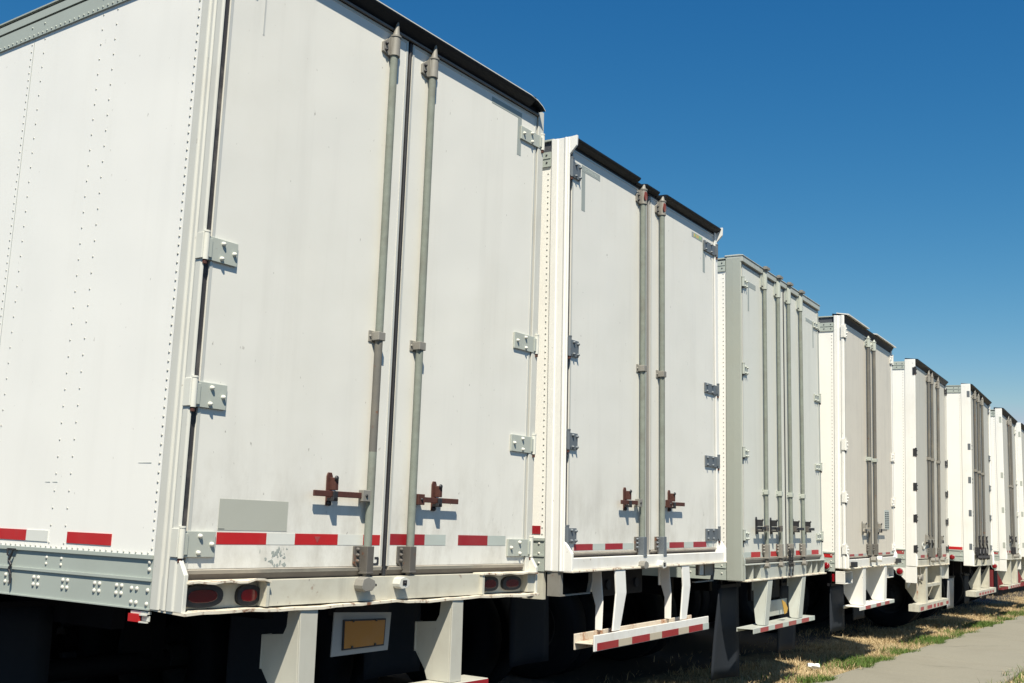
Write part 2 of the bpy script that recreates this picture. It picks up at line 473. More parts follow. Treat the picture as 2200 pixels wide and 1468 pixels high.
def hinge(D, u, v, z0, z1, side, mats, leaf=0.16, barrel_du=0.0, bolts=3, near=True, bracket=True):
    """leaf plate on the door, round barrel at the post, bracket on the post side"""
    s = 1 if side == 0 else -1
    b = MB()
    def bx(a0, a1, *r, m=0):
        x0, x1 = sorted((u+s*a0, u+s*a1)); b.box(x0, x1, *r, m)
    bx(0.012, leaf, v-0.013, v-0.002, z0, z1)
    bx(0.0, 0.03, v-0.02, v-0.004, z0+0.01, z1-0.01)
    bv = v-0.012
    b.cyl((u+s*barrel_du, bv, z0-0.004), (u+s*barrel_du, bv, z1+0.012), 0.0145, 12, 1)
    b.cyl((u+s*barrel_du, bv, z0-0.022), (u+s*barrel_du, bv, z0-0.004), 0.011, 8, 2)
    b.cyl((u+s*barrel_du, bv, z1+0.012), (u+s*barrel_du, bv, z1+0.020), 0.0165, 10, 1)
    if bracket: bx(-0.022, -0.008, v-0.016, v+0.03, z0, z1+0.01, m=1)
    zc = (z0+z1)/2; h = (z1-z0)/2
    spots = [(leaf*0.52, 0.62*h), (leaf*0.50, -0.66*h), (leaf*0.88, 0.0)]
    if bolts == 4: spots = [(leaf*0.45, 0.7*h), (leaf*0.45, -0.7*h), (leaf*0.88, 0.6*h), (leaf*0.88, -0.7*h)]
    for a, dz in spots:
        b.dome((u+s*a, v-0.013, zc+dz), (0, -1, 0), 0.0105, 0.016, 10 if near else 6, 1)
    return b.build('hinge', mats, D, 0.0015 if near else 0)

def rod(D, u, v, r, zbot, ztop, z_guides, mats, hood_z, style='plain', near=True, worn=None):
    """locking rod with top and bottom sockets, guides and cam keepers"""
    n = 14 if near else 10
    b = MB()
    cuts = [zbot, ztop] if not worn else [zbot, worn[0], worn[1], ztop]
    for q, (za, zb_) in enumerate(zip(cuts[:-1], cuts[1:])):
        b.cyl((u, v, za), (u, v, zb_), r, n, 1 if q == 1 else 0)
    b.build('locking_rod', [mats['rod'], ROD_DARK], D)
    vd = v+r+0.012
    for zg in z_guides:
        b = MB()
        b.box(u-r*1.45, u+r*1.1, v-r*1.25, vd-0.001, zg-0.022, zg+0.022)
        b.box(u-r*2.4, u+r*1.6, vd-0.008, vd-0.001, zg-0.030, zg+0.030)
        b.dome((u-r*1.95, vd-0.008, zg), (0, -1, 0), 0.008, 0.008, 8)
        b.build('rod_guide', mats['socket_top'], D, 0.003 if near else 0)
    # top socket: half-round body with a slanted bolted flange and a pointed cam
    hs = 0.105 if style == 'plain' else 0.20
    t0, t1 = ztop-0.005, ztop+hs
    b = MB()
    b.cyl((u+r*0.1, v, t0), (u+r*0.25, v, t1), r*1.42, n, 0, r*1.30)
    b.box(u-r*1.2, u+r*1.3, v, vd-0.003, t0+0.004, t1-0.004)
    b.prism([(u-r*3.4, t0+0.012), (u-r*1.0, t0), (u-r*0.6, t1-0.004), (u-r*2.0, t1-0.020), (u-r*3.4, t1-0.045)], 'v', vd-0.016, vd-0.002)
    for k in range(2):
        b.dome((u-r*2.35, vd-0.016, t0+0.025+(hs-0.07)*k), (0, -1, 0), 0.010, 0.014, 8, 1)
    if hood_z > t1:
        b.cyl((u+r*0.25, v, t1-0.003), (u+r*0.25, v, t1+0.006), r*1.5, n)
        b.cyl((u+r*0.3, v, t1+0.005), (u+r*0.55, v-0.004, hood_z), r*1.05, n, 0, r*0.28)
    b.build('rod_socket', [mats['socket_top'], STEEL_DARK], D, 0.002 if near else 0)
    b = MB()
    s0, s1 = zbot-0.125, zbot+0.005
    b.prism([(u-r*1.22, v-r*1.2), (u+r*1.15, v-r*1.2), (u+r*1.15, vd-0.004), (u-r*1.22, vd-0.004)], 'z', s0, s1)
    b.prism([(u-r*3.6, s0+0.045), (u-r*1.0, s0+0.005), (u-r*1.0, s1), (u-r*3.6, s1)], 'v', vd-0.014, vd-0.003, 1)
    for k in range(3):
        b.dome((u-r*2.5, vd-0.014, s0+0.058+0.028*k), (0, -1, 0), 0.010, 0.016, 8)
    b.cyl((u, v, s0-0.05), (u, v, s0+0.001), r*0.85, n, 1)
    b.box(u-r*1.35, u+r*1.28, v-r*1.32, vd-0.003, s0-0.004, s0+0.006)
    b.build('rod_socket', [mats['socket_bot'], SOCKET_LOW if near else mats['socket_bot']], D, 0.002 if near else 0)

def keeper(D, u, v, z, mats, pale=False, near=True, k=1.0):
    b = MB()
    pts = [(u-0.045, z-0.005), (u-0.035, z+0.025), (u, z+0.035), (u+0.045, z+0.018), (u+0.052, z-0.008), (u+0.03, z-0.03), (u-0.02, z-0.034), (u-0.04, z-0.022)]
    pts = [(u+(a-u)*k, z+(h-z)*k) for a, h in pts]
    vb = v-0.022
    b.prism(pts, 'v', vb-0.055*k, vb+0.006)
    if pale:
        b.box(u-0.014, u+0.018, vb-0.002-0.055*k, vb+0.001-0.055*k, z-0.012, z+0.014, 1)
        b.dome((u+0.002, vb-0.002-0.055*k, z), (0, -1, 0), 0.007, 0.006, 8, 2)
    else:
        b.cyl((u+0.045*k, vb-0.03*k, z-0.005), (u+0.080*k, vb-0.03*k, z-0.006), 0.007, 8, 2)
    b.build('cam_keeper', mats, D, 0.006 if near else 0, 2)

def handle(D, u_piv, u_end, v, z, mats, near=True, catch=None, vd=0.03):
    """swing handle: flat bar from the rod's hub, resting in a catch bolted to the door"""
    s = 1 if u_end > u_piv else -1
    b = MB()
    b.box(min(u_piv, u_end), max(u_piv, u_end), v-0.006, v+0.005, z-0.014, z+0.014)
    x0, x1 = sorted((u_piv-s*0.02, u_piv+s*0.035))
    b.box(x0, x1, v-0.016, v+0.016, z-0.028, z+0.028, 1)
    b.dome((u_piv+s*0.01, v-0.016, z), (0, -1, 0), 0.009, 0.008, 8, 2)
    b.build('handle', mats, D, 0.002 if near else 0)
    b = MB()
    uc = catch if catch is not None else u_piv+(u_end-u_piv)*0.62
    b.prism([(uc-0.018, z-0.055), (uc+0.018, z-0.055), (uc+0.020, z+0.085), (uc+0.012, z+0.102), (uc-0.012, z+0.102), (uc-0.020, z+0.085)], 'v', vd-0.009, vd-0.001)
    b.box(uc-0.016, uc+0.016, v-0.020, vd-0.009, z-0.034, z-0.018, 2)
    b.box(uc-0.015, uc+0.015, v-0.020, v-0.009, z-0.034, z+0.012, 2)
    b.box(uc-0.002, uc+0.022, v-0.012, vd-0.009, z+0.018, z+0.078)
    b.dome((uc+0.004, v-0.012, z+0.075), (0, -1, 0), 0.013, 0.011, 10, 2)
    b.dome((uc, vd-0.009, z-0.045), (0, -1, 0), 0.013, 0.014, 10, 2)
    b.build('handle_catch', [mats[0], mats[1], STEEL_DARK], D, 0.002 if near else 0)

def tape_strip(D, pieces, v, z0, z1, name='reflective_tape', th=0.0012):
    b = MB(); mats = []
    for u0, u1, m in pieces:
        if m not in mats: mats.append(m)
        b.box(u0, u1, v-th, v-0.0002, z0, z1, mats.index(m))
    return b.build(name, mats, D)

def side_tape(T, pieces, z0, z1, u=-0.0035):
    b = MB(); mats = []
    for y0, y1, m in pieces:
        if m not in mats: mats.append(m)
        b.box(u, u+0.003, y0, y1, z0, z1, mats.index(m))
    b.build('reflective_tape', mats, T)

def guard(T, c):
    g = c['guard']
    G = bpy.data.objects.new('underride_guard', None)
    COL.objects.link(G); G.parent = T; G.empty_display_size = 0.1
    zb = c['zb']
    for (a0, a1, b0, b1) in g['posts']:          # top u-range, bottom u-range
        b = MB()
        zt, zl = zb-0.004, g['bar'][3]+0.002
        t = 0.012
        mid = g.get('bend')
        def slab(v0, v1, zs):
            n = len(zs)
            vs = []
            for (z, ua, ub, dv) in zs:
                vs += [(ua, v0+dv, z), (ub, v0+dv, z), (ub, v1+dv, z), (ua, v1+dv, z)]
            fs = [(0, 1, 2, 3), tuple(4*(n-1)+i for i in (3, 2, 1, 0))]
            for k in range(n-1):
                for i in range(4):
                    fs.append((4*k+i, 4*k+(i+1) % 4, 4*k+4+(i+1) % 4, 4*k+4+i))
            b.add(vs, fs)
        zs = [(zt, a0, a1, 0.0)]
        if mid: zs.append((zl+(zt-zl)*0.62, a0+mid, a1+mid, -0.004))
        zs.append((zl, b0, b1, 0.0))
        vf = g['v']
        slab(vf, vf+t, zs)
        # web plate running forward from the left edge of the flange
        prof = g['web']                          # (v, z fraction) outline
        n = len(prof)
        for tt in ((0.0,) if not g.get('two_webs') else (0.0, 1.0)):
            def ue(z):
                f = (z-zl)/(zt-zl)
                return (b0+(a0-b0)*f)+tt*((b1-b0)+((a1-a0)-(b1-b0))*f-0.010)
            pz = [(vf+0.013 if v == 0.004 else v, zl+(zt-zl)*f) for v, f in prof]
            vs = [(ue(z)+0.001, v, z) for v, z in pz]+[(ue(z)+0.010, v, z) for v, z in pz]
            b.add(vs, [(i, (i+1) % n, n+(i+1) % n, n+i) for i in range(n)]+[tuple(range(n-1, -1, -1)), tuple(range(n, 2*n))])
        # turned lip at the forward edge of the web
        vmax = max(v for v, f in prof)
        fs_ = [f for v, f in prof if v > vmax-0.02]
        lz0, lz1 = zl+(zt-zl)*min(fs_), zl+(zt-zl)*max(fs_)
        b.box(ue(lz0)-0.004 if not g.get('two_webs') else a0, ue(lz0)+0.055, vmax-0.002, vmax+0.008, lz0, lz1)
        b.build('guard_post', g['mat_post'], G, 0.002 if c.get('near2') else 0)
    u0, u1, z0, z1 = g['bar']
    v0, v1 = g['v']-0.02, g['v']+g['depth']
    b = MB()
    if g.get('style') == 'channel':              # open-topped channel
        b.box(u0+0.0, u1, v0, v0+0.01, z0, z1)
        b.box(u0-0.0, u1, v1-0.01, v1, z0, z1, 1)
        b.box(u0+0.0, u1, v0+0.01, v1-0.01, z0+0.040, z0+0.050, 1)
    elif g.get('style') == 'angle':              # open at the bottom
        b.box(u0, u1, v0, v0+0.008, z0, z1)
        b.box(u0, u1, v0+0.008, v1-0.008, z1-0.010, z1-0.002)
        b.box(u0, u1, v1-0.008, v1, z0+0.01, z1)
    else:
        b.box(u0, u1, v0, v1, z0, z1)
    if g.get('cross'):
        q = g['cross']; b.box(*q)
    b.build('guard_bar', g['mat_bar'], G, 0.003 if c.get('near2') else 0)
    if g.get('tape'):
        tape_strip(G, g['tape'], v0, g['tz'][0], g['tz'][1])
    return G

def mud_flap(T, u0, u1, v, z0, z1, m, wave=0.02, tilt=0.0, skew=0.0):
    b = MB()
    nu, nz = 6, 8
    vs = []; fs = []
    for side in (0, 1):
        for j in range(nz+1):
            for i in range(nu+1):
                a, h = i/nu, j/nz
                vv = v+wave*math.sin(a*4.1+h*1.3)*(1-h)+tilt*(1-h)+side*0.010+skew*(1-h)*(a-0.5)
                vs.append((u0+(u1-u0)*a, vv, z0+(z1-z0)*h))
    n1 = (nu+1)*(nz+1)
    for s in (0, 1):
        for j in range(nz):
            for i in range(nu):
                k = s*n1+j*(nu+1)+i
                fs.append((k, k+1, k+nu+2, k+nu+1))
    rim = [i for i in range(nu+1)]+[j*(nu+1)+nu for j in range(1, nz+1)]+[nz*(nu+1)+i for i in range(nu-1, -1, -1)]+[j*(nu+1) for j in range(nz-1, 0, -1)]
    for a, bb in zip(rim, rim[1:]+rim[:1]):
        fs.append((a, bb, n1+bb, n1+a))
    b.add(vs, fs, 0, True)
    b.box(u0-0.02, u1+0.02, v-0.015, v+0.03, z1, z1+0.03, 1)
    for u in (u0+0.05, u1-0.05):
        b.box(u-0.02, u+0.02, v, v+0.02, z1+0.03, z1+0.30, 1)
    b.build('mud_flap', [m, CHASSIS], T)

def door(T, c, u0, u1, side):
    vd = c['vd']; z0, z1 = c['door_z']
    b = MB()
    b.box(u0, u1, vd, vd+0.06, z0, z1)
    D = b.build('door', c['door_mat_r'] if side and c.get('door_mat_r') else c['door_mat'], T, 0.002 if c.get('near2') else 0)
    # edge trim: thin raised frame, mostly visible as a line
    b = MB()
    e = 0.014
    b.box(u0, u0+e, vd-0.003, vd, z0, z1)
    b.box(u1-e, u1, vd-0.003, vd, z0, z1)
    b.box(u0+e, u1-e, vd-0.003, vd, z1-e, z1)
    b.build('door_trim', TRIM, D)
    # slanted bottom seal of the door
    zs = c['sill_top']
    b = MB()
    zm = zs+0.60*(z0-zs)
    b.prism([(vd+0.002, z0-0.001), (vd-0.012, z0-0.004), (vd-0.006, zm), (vd+0.05, zm), (vd+0.05, z0-0.001)], 'u', u0+0.01, u1-0.004)
    b.prism([(vd-0.004, zm-0.0005), (vd+0.014, zs+0.004), (vd+0.05, zs+0.003), (vd+0.05, zm-0.0005)], 'u', u0+0.004, u1-0.002, 1)
    b.build('door_seal', [c.get('bevel', BEVEL), BEVEL_DARK], D)
    # flexible rubber round the door
    b = MB()
    if side == 0: b.box(0.006, u0-0.001, vd+0.008, vd+0.03, z0-0.03, z1)
    else: b.box(u1+0.001, u1+0.013, vd+0.008, vd+0.03, z0-0.03, z1)
    b.build('edge_seal', c.get('edge_seal', EDGE_SEAL), D)
    return D

def center_gasket(D, u0, u1, vd, z0, z1, m=None, m2=None):
    b = MB()
    b.box(u0, u1, vd+0.012, vd+0.04, z0, z1)
    uc = u0+(u1-u0)*0.62
    b.cyl((uc, vd+0.004, z0-0.025), (uc, vd+0.004, z1), 0.0105, 8, 1)
    b.build('centre_seal', [m or SEAL_GREY, m2 or RUBBER], D)

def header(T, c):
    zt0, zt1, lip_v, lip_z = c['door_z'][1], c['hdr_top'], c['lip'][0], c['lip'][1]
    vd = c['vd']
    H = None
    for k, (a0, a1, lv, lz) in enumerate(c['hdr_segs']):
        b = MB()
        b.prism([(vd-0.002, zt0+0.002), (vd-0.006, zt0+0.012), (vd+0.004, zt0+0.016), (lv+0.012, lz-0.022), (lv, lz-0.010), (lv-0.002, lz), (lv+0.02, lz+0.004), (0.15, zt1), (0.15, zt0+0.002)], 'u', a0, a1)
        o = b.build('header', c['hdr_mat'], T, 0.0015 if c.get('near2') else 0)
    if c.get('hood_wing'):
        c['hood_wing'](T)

def plain_sill(T, c, mats):
    zb, zs, sf = c['zb'], c['sill_top'], c['sill_front']
    b = MB()
    b.box(0.02, W-0.02, sf+0.014, 0.15, zb+0.012, zs)
    b.box(-0.004, W+0.004, sf-0.004, 0.16, zb-0.002, zb+0.012, 1)
    return b.build('rear_sill', mats, T, 0.003)

def oval_lamp(S, u, z, rx, rz, v, lens=LENS):
    L = MB()
    L.ell((u, z), rx*1.10, rz*1.12, v-0.020, v+0.004, 28, 0)
    L.ell((u, z), rx*0.76, rz*0.64, v-0.0225, v-0.0195, 28, 1)
    return L.build('tail_lamp', [RUBBER, lens], S, 0.004, 2)

def round_marker(T, y, z, r=0.028, u=-0.006):
    b = MB()
    b.cyl((u, y, z), (u-0.012, y, z), r*1.2, 16, 1)
    b.dome((u-0.012, y, z), (-1, 0, 0), r, 0.012, 16, 0)
    b.build('marker_lamp', [LENS, RAIL_GREY], T)

MATS_T1 = dict(rod=ROD, socket_top=SOCKET, socket_bot=SOCKET_LOW)
GROUP = 'white semi trailers parked side by side'

def trailer(label, loc, eul, c):
    T = thing('semi_trailer', label, 'trailer', (loc[0], loc[1], 0), (eul[1], eul[2], eul[0]), GROUP)
    c['tilt'] = (eul[1], eul[2])
    make_body(T, c); make_wheels(T, c)
    post(T, c, 0); post(T, c, 1)
    return T

# ================================================================== FIRST TRAILER (nearest)
def build_t1():
    c = dict(near=True, near2=True, rail=(1.112, 1.333), toprail=(3.995, 4.155), seam=0.178, side=WHITE_SIDE, wheel_v=2.65,
             zb=1.112, post_top=4.16, post_v=0.02, sill_front=-0.03, sill_top=1.236, post_mat=CREAM_POST, post_mat_r=CREAM_POST,
             post_prof=[(0.0, 0.178), (-0.010, 0.170), (-0.010, 0.120), (-0.002, 0.112), (-0.002, 0.104), (-0.010, 0.098), (-0.010, 0.084), (-0.004, 0.076), (-0.004, 0.070), (-0.011, 0.062), (-0.011, 0.026), (-0.004, 0.02)],
             vd=0.03, door_z=(1.286, 4.110), door_mat=WHITE_DOOR, hdr_top=4.20, lip=(-0.02, 4.19), hdr_mat=HEADER_SHADE,
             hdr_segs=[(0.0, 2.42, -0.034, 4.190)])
    def wing(T):
        # drooping end of the hood sheet at the right corner, and its pale front edge
        b = MB()
        P = [(0.0, -0.036, 4.192), (2.36, -0.036, 4.192), (2.44, -0.034, 4.184), (2.50, -0.032, 4.166), (2.535, -0.030, 4.145)]
        vs = []
        for (u, v, z) in P:
            vs += [(u, v, z-0.006), (u, v, z), (u, 0.10, z+0.012), (u, 0.10, z+0.006)]
        n = len(P); fs = [(0, 1, 2, 3), tuple(4*(n-1)+i for i in (3, 2, 1, 0))]
        for k in range(n-1):
            for i in range(4): fs.append((4*k+i, 4*k+(i+1) % 4, 4*k+4+(i+1) % 4, 4*k+4+i))
        b.add(vs, fs)
        for q in range(2+3, len(b.f), 4): b.m[q] = 1  # underside of the hood sheet painted in the shade colour
        b.build('hood_edge', [HEADER_WHITE, HEADER_SHADE], T)
        MB().box(2.42, 2.58, 0.028, 0.15, 4.112, 4.185).build('header_end', HEADER_SHADE, T)
        MB().box(0.05, 2.53, 0.010, 0.022, 4.113, 4.124).build('header_seal', SEAL_GREY, T)
    c['hood_wing'] = wing
    T = trailer('nearest white trailer with rusty brown door handles and a riveted side wall', (0, 0), (0, -0.00966, 0.00085), c)
    header(T, c)
    vd = 0.03
    # rear sill with recessed lamp pockets
    b = MB()
    zb, zs = 1.112, 1.236
    b.box(0.440, 2.040, -0.022, 0.15, zb+0.012, zs)
    b.box(0.018, 0.440, 0.028, 0.15, zb+0.012, zs)
    b.box(2.040, W-0.018, 0.028, 0.15, zb+0.012, zs)
    b.box(2.500, W-0.018, -0.022, 0.028, zb+0.012, zs-0.006)
    # bottom flange, slightly buckled
    N = 30
    vs = []
    for i in range(N+1):
        u = -0.004+(W+0.008)*i/N
        dz = 0.010*math.exp(-((u-1.28)/0.06)**2)+0.0035*math.sin(u*7.1)+0.002*math.sin(u*23)
        dv = 0.004*math.sin(u*5.3)
        vs += [(u, -0.052+dv, zb-0.008+dz), (u, -0.052+dv, zb+0.004+dz), (u, 0.15, zb+0.012), (u, 0.15, zb)]
    fs = [(0, 1, 2, 3), tuple(4*N+i for i in (3, 2, 1, 0))]
    for k in range(N):
        for i in range(4): fs.append((4*k+i, 4*k+(i+1) % 4, 4*k+4+(i+1) % 4, 4*k+4+i))
    b.add(vs, fs, 1)
    # lips above both lamp pockets
    for (a0, a1) in ((0.012, 0.455), (2.02, W-0.01)):
        vs = []
        for i in range(11):
            u = a0+(a1-a0)*i/10
            dz = 0.004*math.sin(i*1.7)+(0.006 if i in (8, 9) and a0 < 1 else 0)
            vs += [(u, -0.046-0.004*math.sin(i*0.9), zs-0.006+dz), (u, -0.046-0.004*math.sin(i*0.9), zs+0.003+dz), (u, 0.026, zs+0.006), (u, 0.026, zs-0.004)]
        fs = [(0, 1, 2, 3), tuple(40+i for i in (3, 2, 1, 0))]
        for k in range(10):
            for i in range(4): fs.append((4*k+i, 4*k+(i+1) % 4, 4*k+4+(i+1) % 4, 4*k+4+i))
        b.add(vs, fs, 1)
    b.box(0.436, 0.452, -0.04, -0.022, zb+0.012, zs-0.008)
    b.box(2.026, 2.044, -0.04, -0.022, zb+0.012, zs-0.008)
    S = b.build('rear_sill', [CREAM_SILL, RUST_EDGE], T)
    oval_lamp(S, 0.128, 1.176, 0.100, 0.042, 0.028, LENS_DARK)
    oval_lamp(S, 0.380, 1.172, 0.055 if False else 0.095*0.62, 0.040, 0.028, LENS)
    oval_lamp(S, 2.165, 1.176, 0.074, 0.037, 0.028, LENS_DARK)
    oval_lamp(S, 2.385, 1.175, 0.085, 0.036, 0.028, LENS_DARK)
    # doors
    DL = door(T, c, 0.040, 1.252, 0)
    DR = door(T, c, 1.292, 2.520, 1)
    center_gasket(DL, 1.253, 1.291, vd, 1.25, 4.106)
    hm = [HINGE_GREY, HINGE_CREAM, RUST]
    for z0, z1 in ((3.905, 3.985), (2.600, 2.705), (1.961, 2.070), (1.336, 1.443)):
        hinge(DL, 0.004, vd, z0, z1, 0, hm, 0.176)
    for z0, z1 in ((3.905, 3.99), (2.572, 2.672), (1.948, 2.048), (1.330, 1.430)):
        hinge(DR, 2.580, vd, z0, z1, 1, hm, 0.238)
    for D, u in ((DL, 1.112), (DR, 1.436)):
        rod(D, u, 0.0, 0.0205, 1.380, 3.965, (2.437,), MATS_T1, 4.158, worn=(1.85, 2.415) if D is DL else None)
    keeper(DL, 1.050, 0.0, 1.206, [SOCKET, RUBBER, STEEL_DARK])
    keeper(DR, 1.325, 0.0, 1.206, [CREAM_POST, STEEL_DARK, STEEL_DARK], True, k=0.85)
    handle(DL, 1.072, 0.715, -0.005, 1.630, [RUST, SOCKET, STEEL_DARK], catch=0.845)
    handle(DR, 1.478, 1.815, -0.005, 1.628, [RUST, RUST, STEEL_DARK], catch=1.640)
    tape_strip(DL, [(0.194, 0.475, RED_TAPE), (0.475, 0.648, WHITE_TAPE), (0.648, 0.929, RED_TAPE), (0.929, 1.108, WHITE_TAPE), (1.108, 1.232, RED_TAPE)], vd, 1.389, 1.440)
    tape_strip(DR, [(1.304, 1.585, DARK_RED_TAPE), (1.585, 1.764, SILVER_TAPE), (1.876, 2.151, DARK_RED_TAPE), (2.151, 2.329, SILVER_TAPE)], vd, 1.391, 1.447)
    MB().box(0.196, 0.594, vd-0.0012, vd-0.0002, 1.449, 1.583).build('sticker', STICKER, DL)
    MB().box(0.198, 0.232, vd-0.002, vd-0.0013, 1.4535, 1.4555).build('sticker_print', INK, DL)
    tape_strip(DR, [(2.037, 2.315, VTAPE), (2.315, 2.357, VTAPE)], vd, 4.036, 4.076, 'contour_tape')
    MB().box(2.315, 2.357, vd-0.0012, vd-0.0002, 3.795, 4.0355).build('contour_tape', VTAPE, DR)
    # faint outline tape at the top of the left door
    MB().box(0.235, 0.245, vd-0.0012, vd-0.0002, 3.73, 4.03).build('contour_tape', TRIM, DL)
    # small faded emblem on the second red block, stencilled mark below the tape
    b = MB()
    b.prism([(0.770, 1.428), (0.812, 1.428), (0.792, 1.398)], 'v', vd-0.0022, vd-0.0014)
    b.build('tape_emblem', FADED_TAPE, DL)
    b = MB()
    b.prism([(1.168, 1.291), (1.226, 1.291), (1.231, 1.297), (1.231, 1.325), (1.226, 1.331), (1.199, 1.331), (1.199, 1.321), (1.214, 1.321), (1.217, 1.317), (1.217, 1.306), (1.213, 1.301), (1.168, 1.301)], 'v', vd-0.0016, vd-0.0004)
    b.build('stencilled_mark', INK, DL)
    # scuffs of old adhesive below the tape
    b = MB()
    random.seed(21)
    for k in range(34):
        u = random.gauss(0.535, 0.040); z = random.uniform(1.293, 1.372)
        a = random.uniform(0.002, 0.013); h = random.uniform(0.003, 0.016)
        pts = [(u+a*math.cos(t)*random.uniform(0.4, 1), z+h*math.sin(t)*random.uniform(0.4, 1)) for t in [2*math.pi*i/10 for i in range(10)]]
        b.prism(pts, 'v', vd-0.0009-0.00001*k, vd-0.0002)
    b.build('glue_marks', VTAPE, DL)
    # underride guard
    c['guard'] = dict(v=-0.046, depth=0.15, posts=[(0.642, 0.752, 0.658, 0.756), (1.755, 1.848, 1.755, 1.855)], bar=(0.36, 2.075, 0.56, 0.676),
                      web=[(0.004, 1.0), (0.035, 1.0), (0.045, 0.80), (0.065, 0.72), (0.20, 0.69), (0.20, 0.33), (0.135, 0.13), (0.112, 0.0), (0.004, 0.0)],
                      mat_post=GUARD_CREAM, mat_bar=GUARD_CREAM, tape=[(1.80, 2.075, DARK_RED_TAPE), (1.60, 1.80, WHITE_TAPE), (1.30, 1.60, DARK_RED_TAPE), (1.0, 1.30, WHITE_TAPE), (0.72, 1.0, DARK_RED_TAPE), (0.37, 0.72, WHITE_TAPE)], tz=(0.595, 0.672))
    guard(T, c)
    # number plate on a hanging white board
    b = MB()
    b.prism([(1.055, 0.846), (1.472, 0.850), (1.486, 1.040), (1.062, 1.058)], 'v', 0.15, 0.156)
    b.box(1.07, 1.47, 0.152, 0.20, 1.04, 1.11, 1)
    NP = b.build('plate_board', [mat('dull_plate_board', (0.27, 0.28, 0.29), 0.6, dirt=0.4), CHASSIS], T)
    b = MB()
    b.prism([(1.126, 0.872), (1.432, 0.876), (1.438, 1.012), (1.124, 1.020)], 'v', 0.142, 0.149)
    b.prism([(1.134, 0.880), (1.424, 0.884), (1.430, 1.004), (1.132, 1.012)], 'v', 0.140, 0.1425, 1)
    for u, z in ((1.19, 1.012), (1.36, 1.008), (1.19, 0.884), (1.36, 0.886)):
        b.cyl((u, 0.140, z), (u, 0.136, z), 0.007, 8, 0)
    b.build('number_plate', [STEEL_DARK, PLATE_YELLOW], NP)
    # red marker lamp below the side rail
    b = MB()
    b.box(-0.016, -0.002, 0.232, 0.300, 1.062, 1.094, 0)
    b.box(-0.004, 0.010, 0.180, 0.300, 1.0945, 1.106, 1)
    b.box(-0.013, -0.002, 0.180, 0.231, 1.060, 1.065, 1)
    b.box(-0.013, -0.002, 0.190, 0.231, 1.089, 1.094, 1)
    b.box(0.002, 0.006, 0.180, 0.231, 1.066, 1.088, 1)
    b.build('marker_lamp', [RED_TAPE, CREAM_POST], T)
    # chain hook on the bottom rail
    b = MB()
    b.box(-0.020, -0.004, 1.20, 1.265, 1.318, 1.326)
    b.tube([(-0.022, 1.26, 1.325), (-0.022, 1.255, 1.295), (-0.022, 1.225, 1.29), (-0.022, 1.212, 1.32)], 0.004)
    b.tube([(-0.020, 1.225, 1.30), (-0.024, 1.235, 1.27), (-0.02, 1.22, 1.25), (-0.024, 1.228, 1.23), (-0.02, 1.215, 1.205), (-0.022, 1.21, 1.165)], 0.006)
    b.build('hook_chain', STEEL_DARK, T)
    side_tape(T, [(0.485, 0.817, RED_TAPE), (0.969, 1.147, WHITE_TAPE), (1.147, 1.46, RED_TAPE)], 1.366, 1.416)
    mud_flap(T, 0.06, 0.66, 1.90, 0.30, 0.99, FLAP)
    mud_flap(T, 1.93, 2.53, 1.90, 0.30, 0.99, FLAP)

# ================================================================== SECOND TRAILER (white posts, rusty guard)
def wing_ends(T, m, vt=-0.045, z0=3.93, z1=4.07, w=0.014):
    for u0, u1 in ((-0.004, w), (W-w, W+0.004)):
        b = MB()
        b.prism([(0.06, z0-0.01), (0.022, z0), (vt, z1-0.07), (vt-0.004, z1), (0.15, z1-0.012), (0.15, z0-0.01)], 'u', u0, u1)
        b.build('header_end', m, T, 0.002)

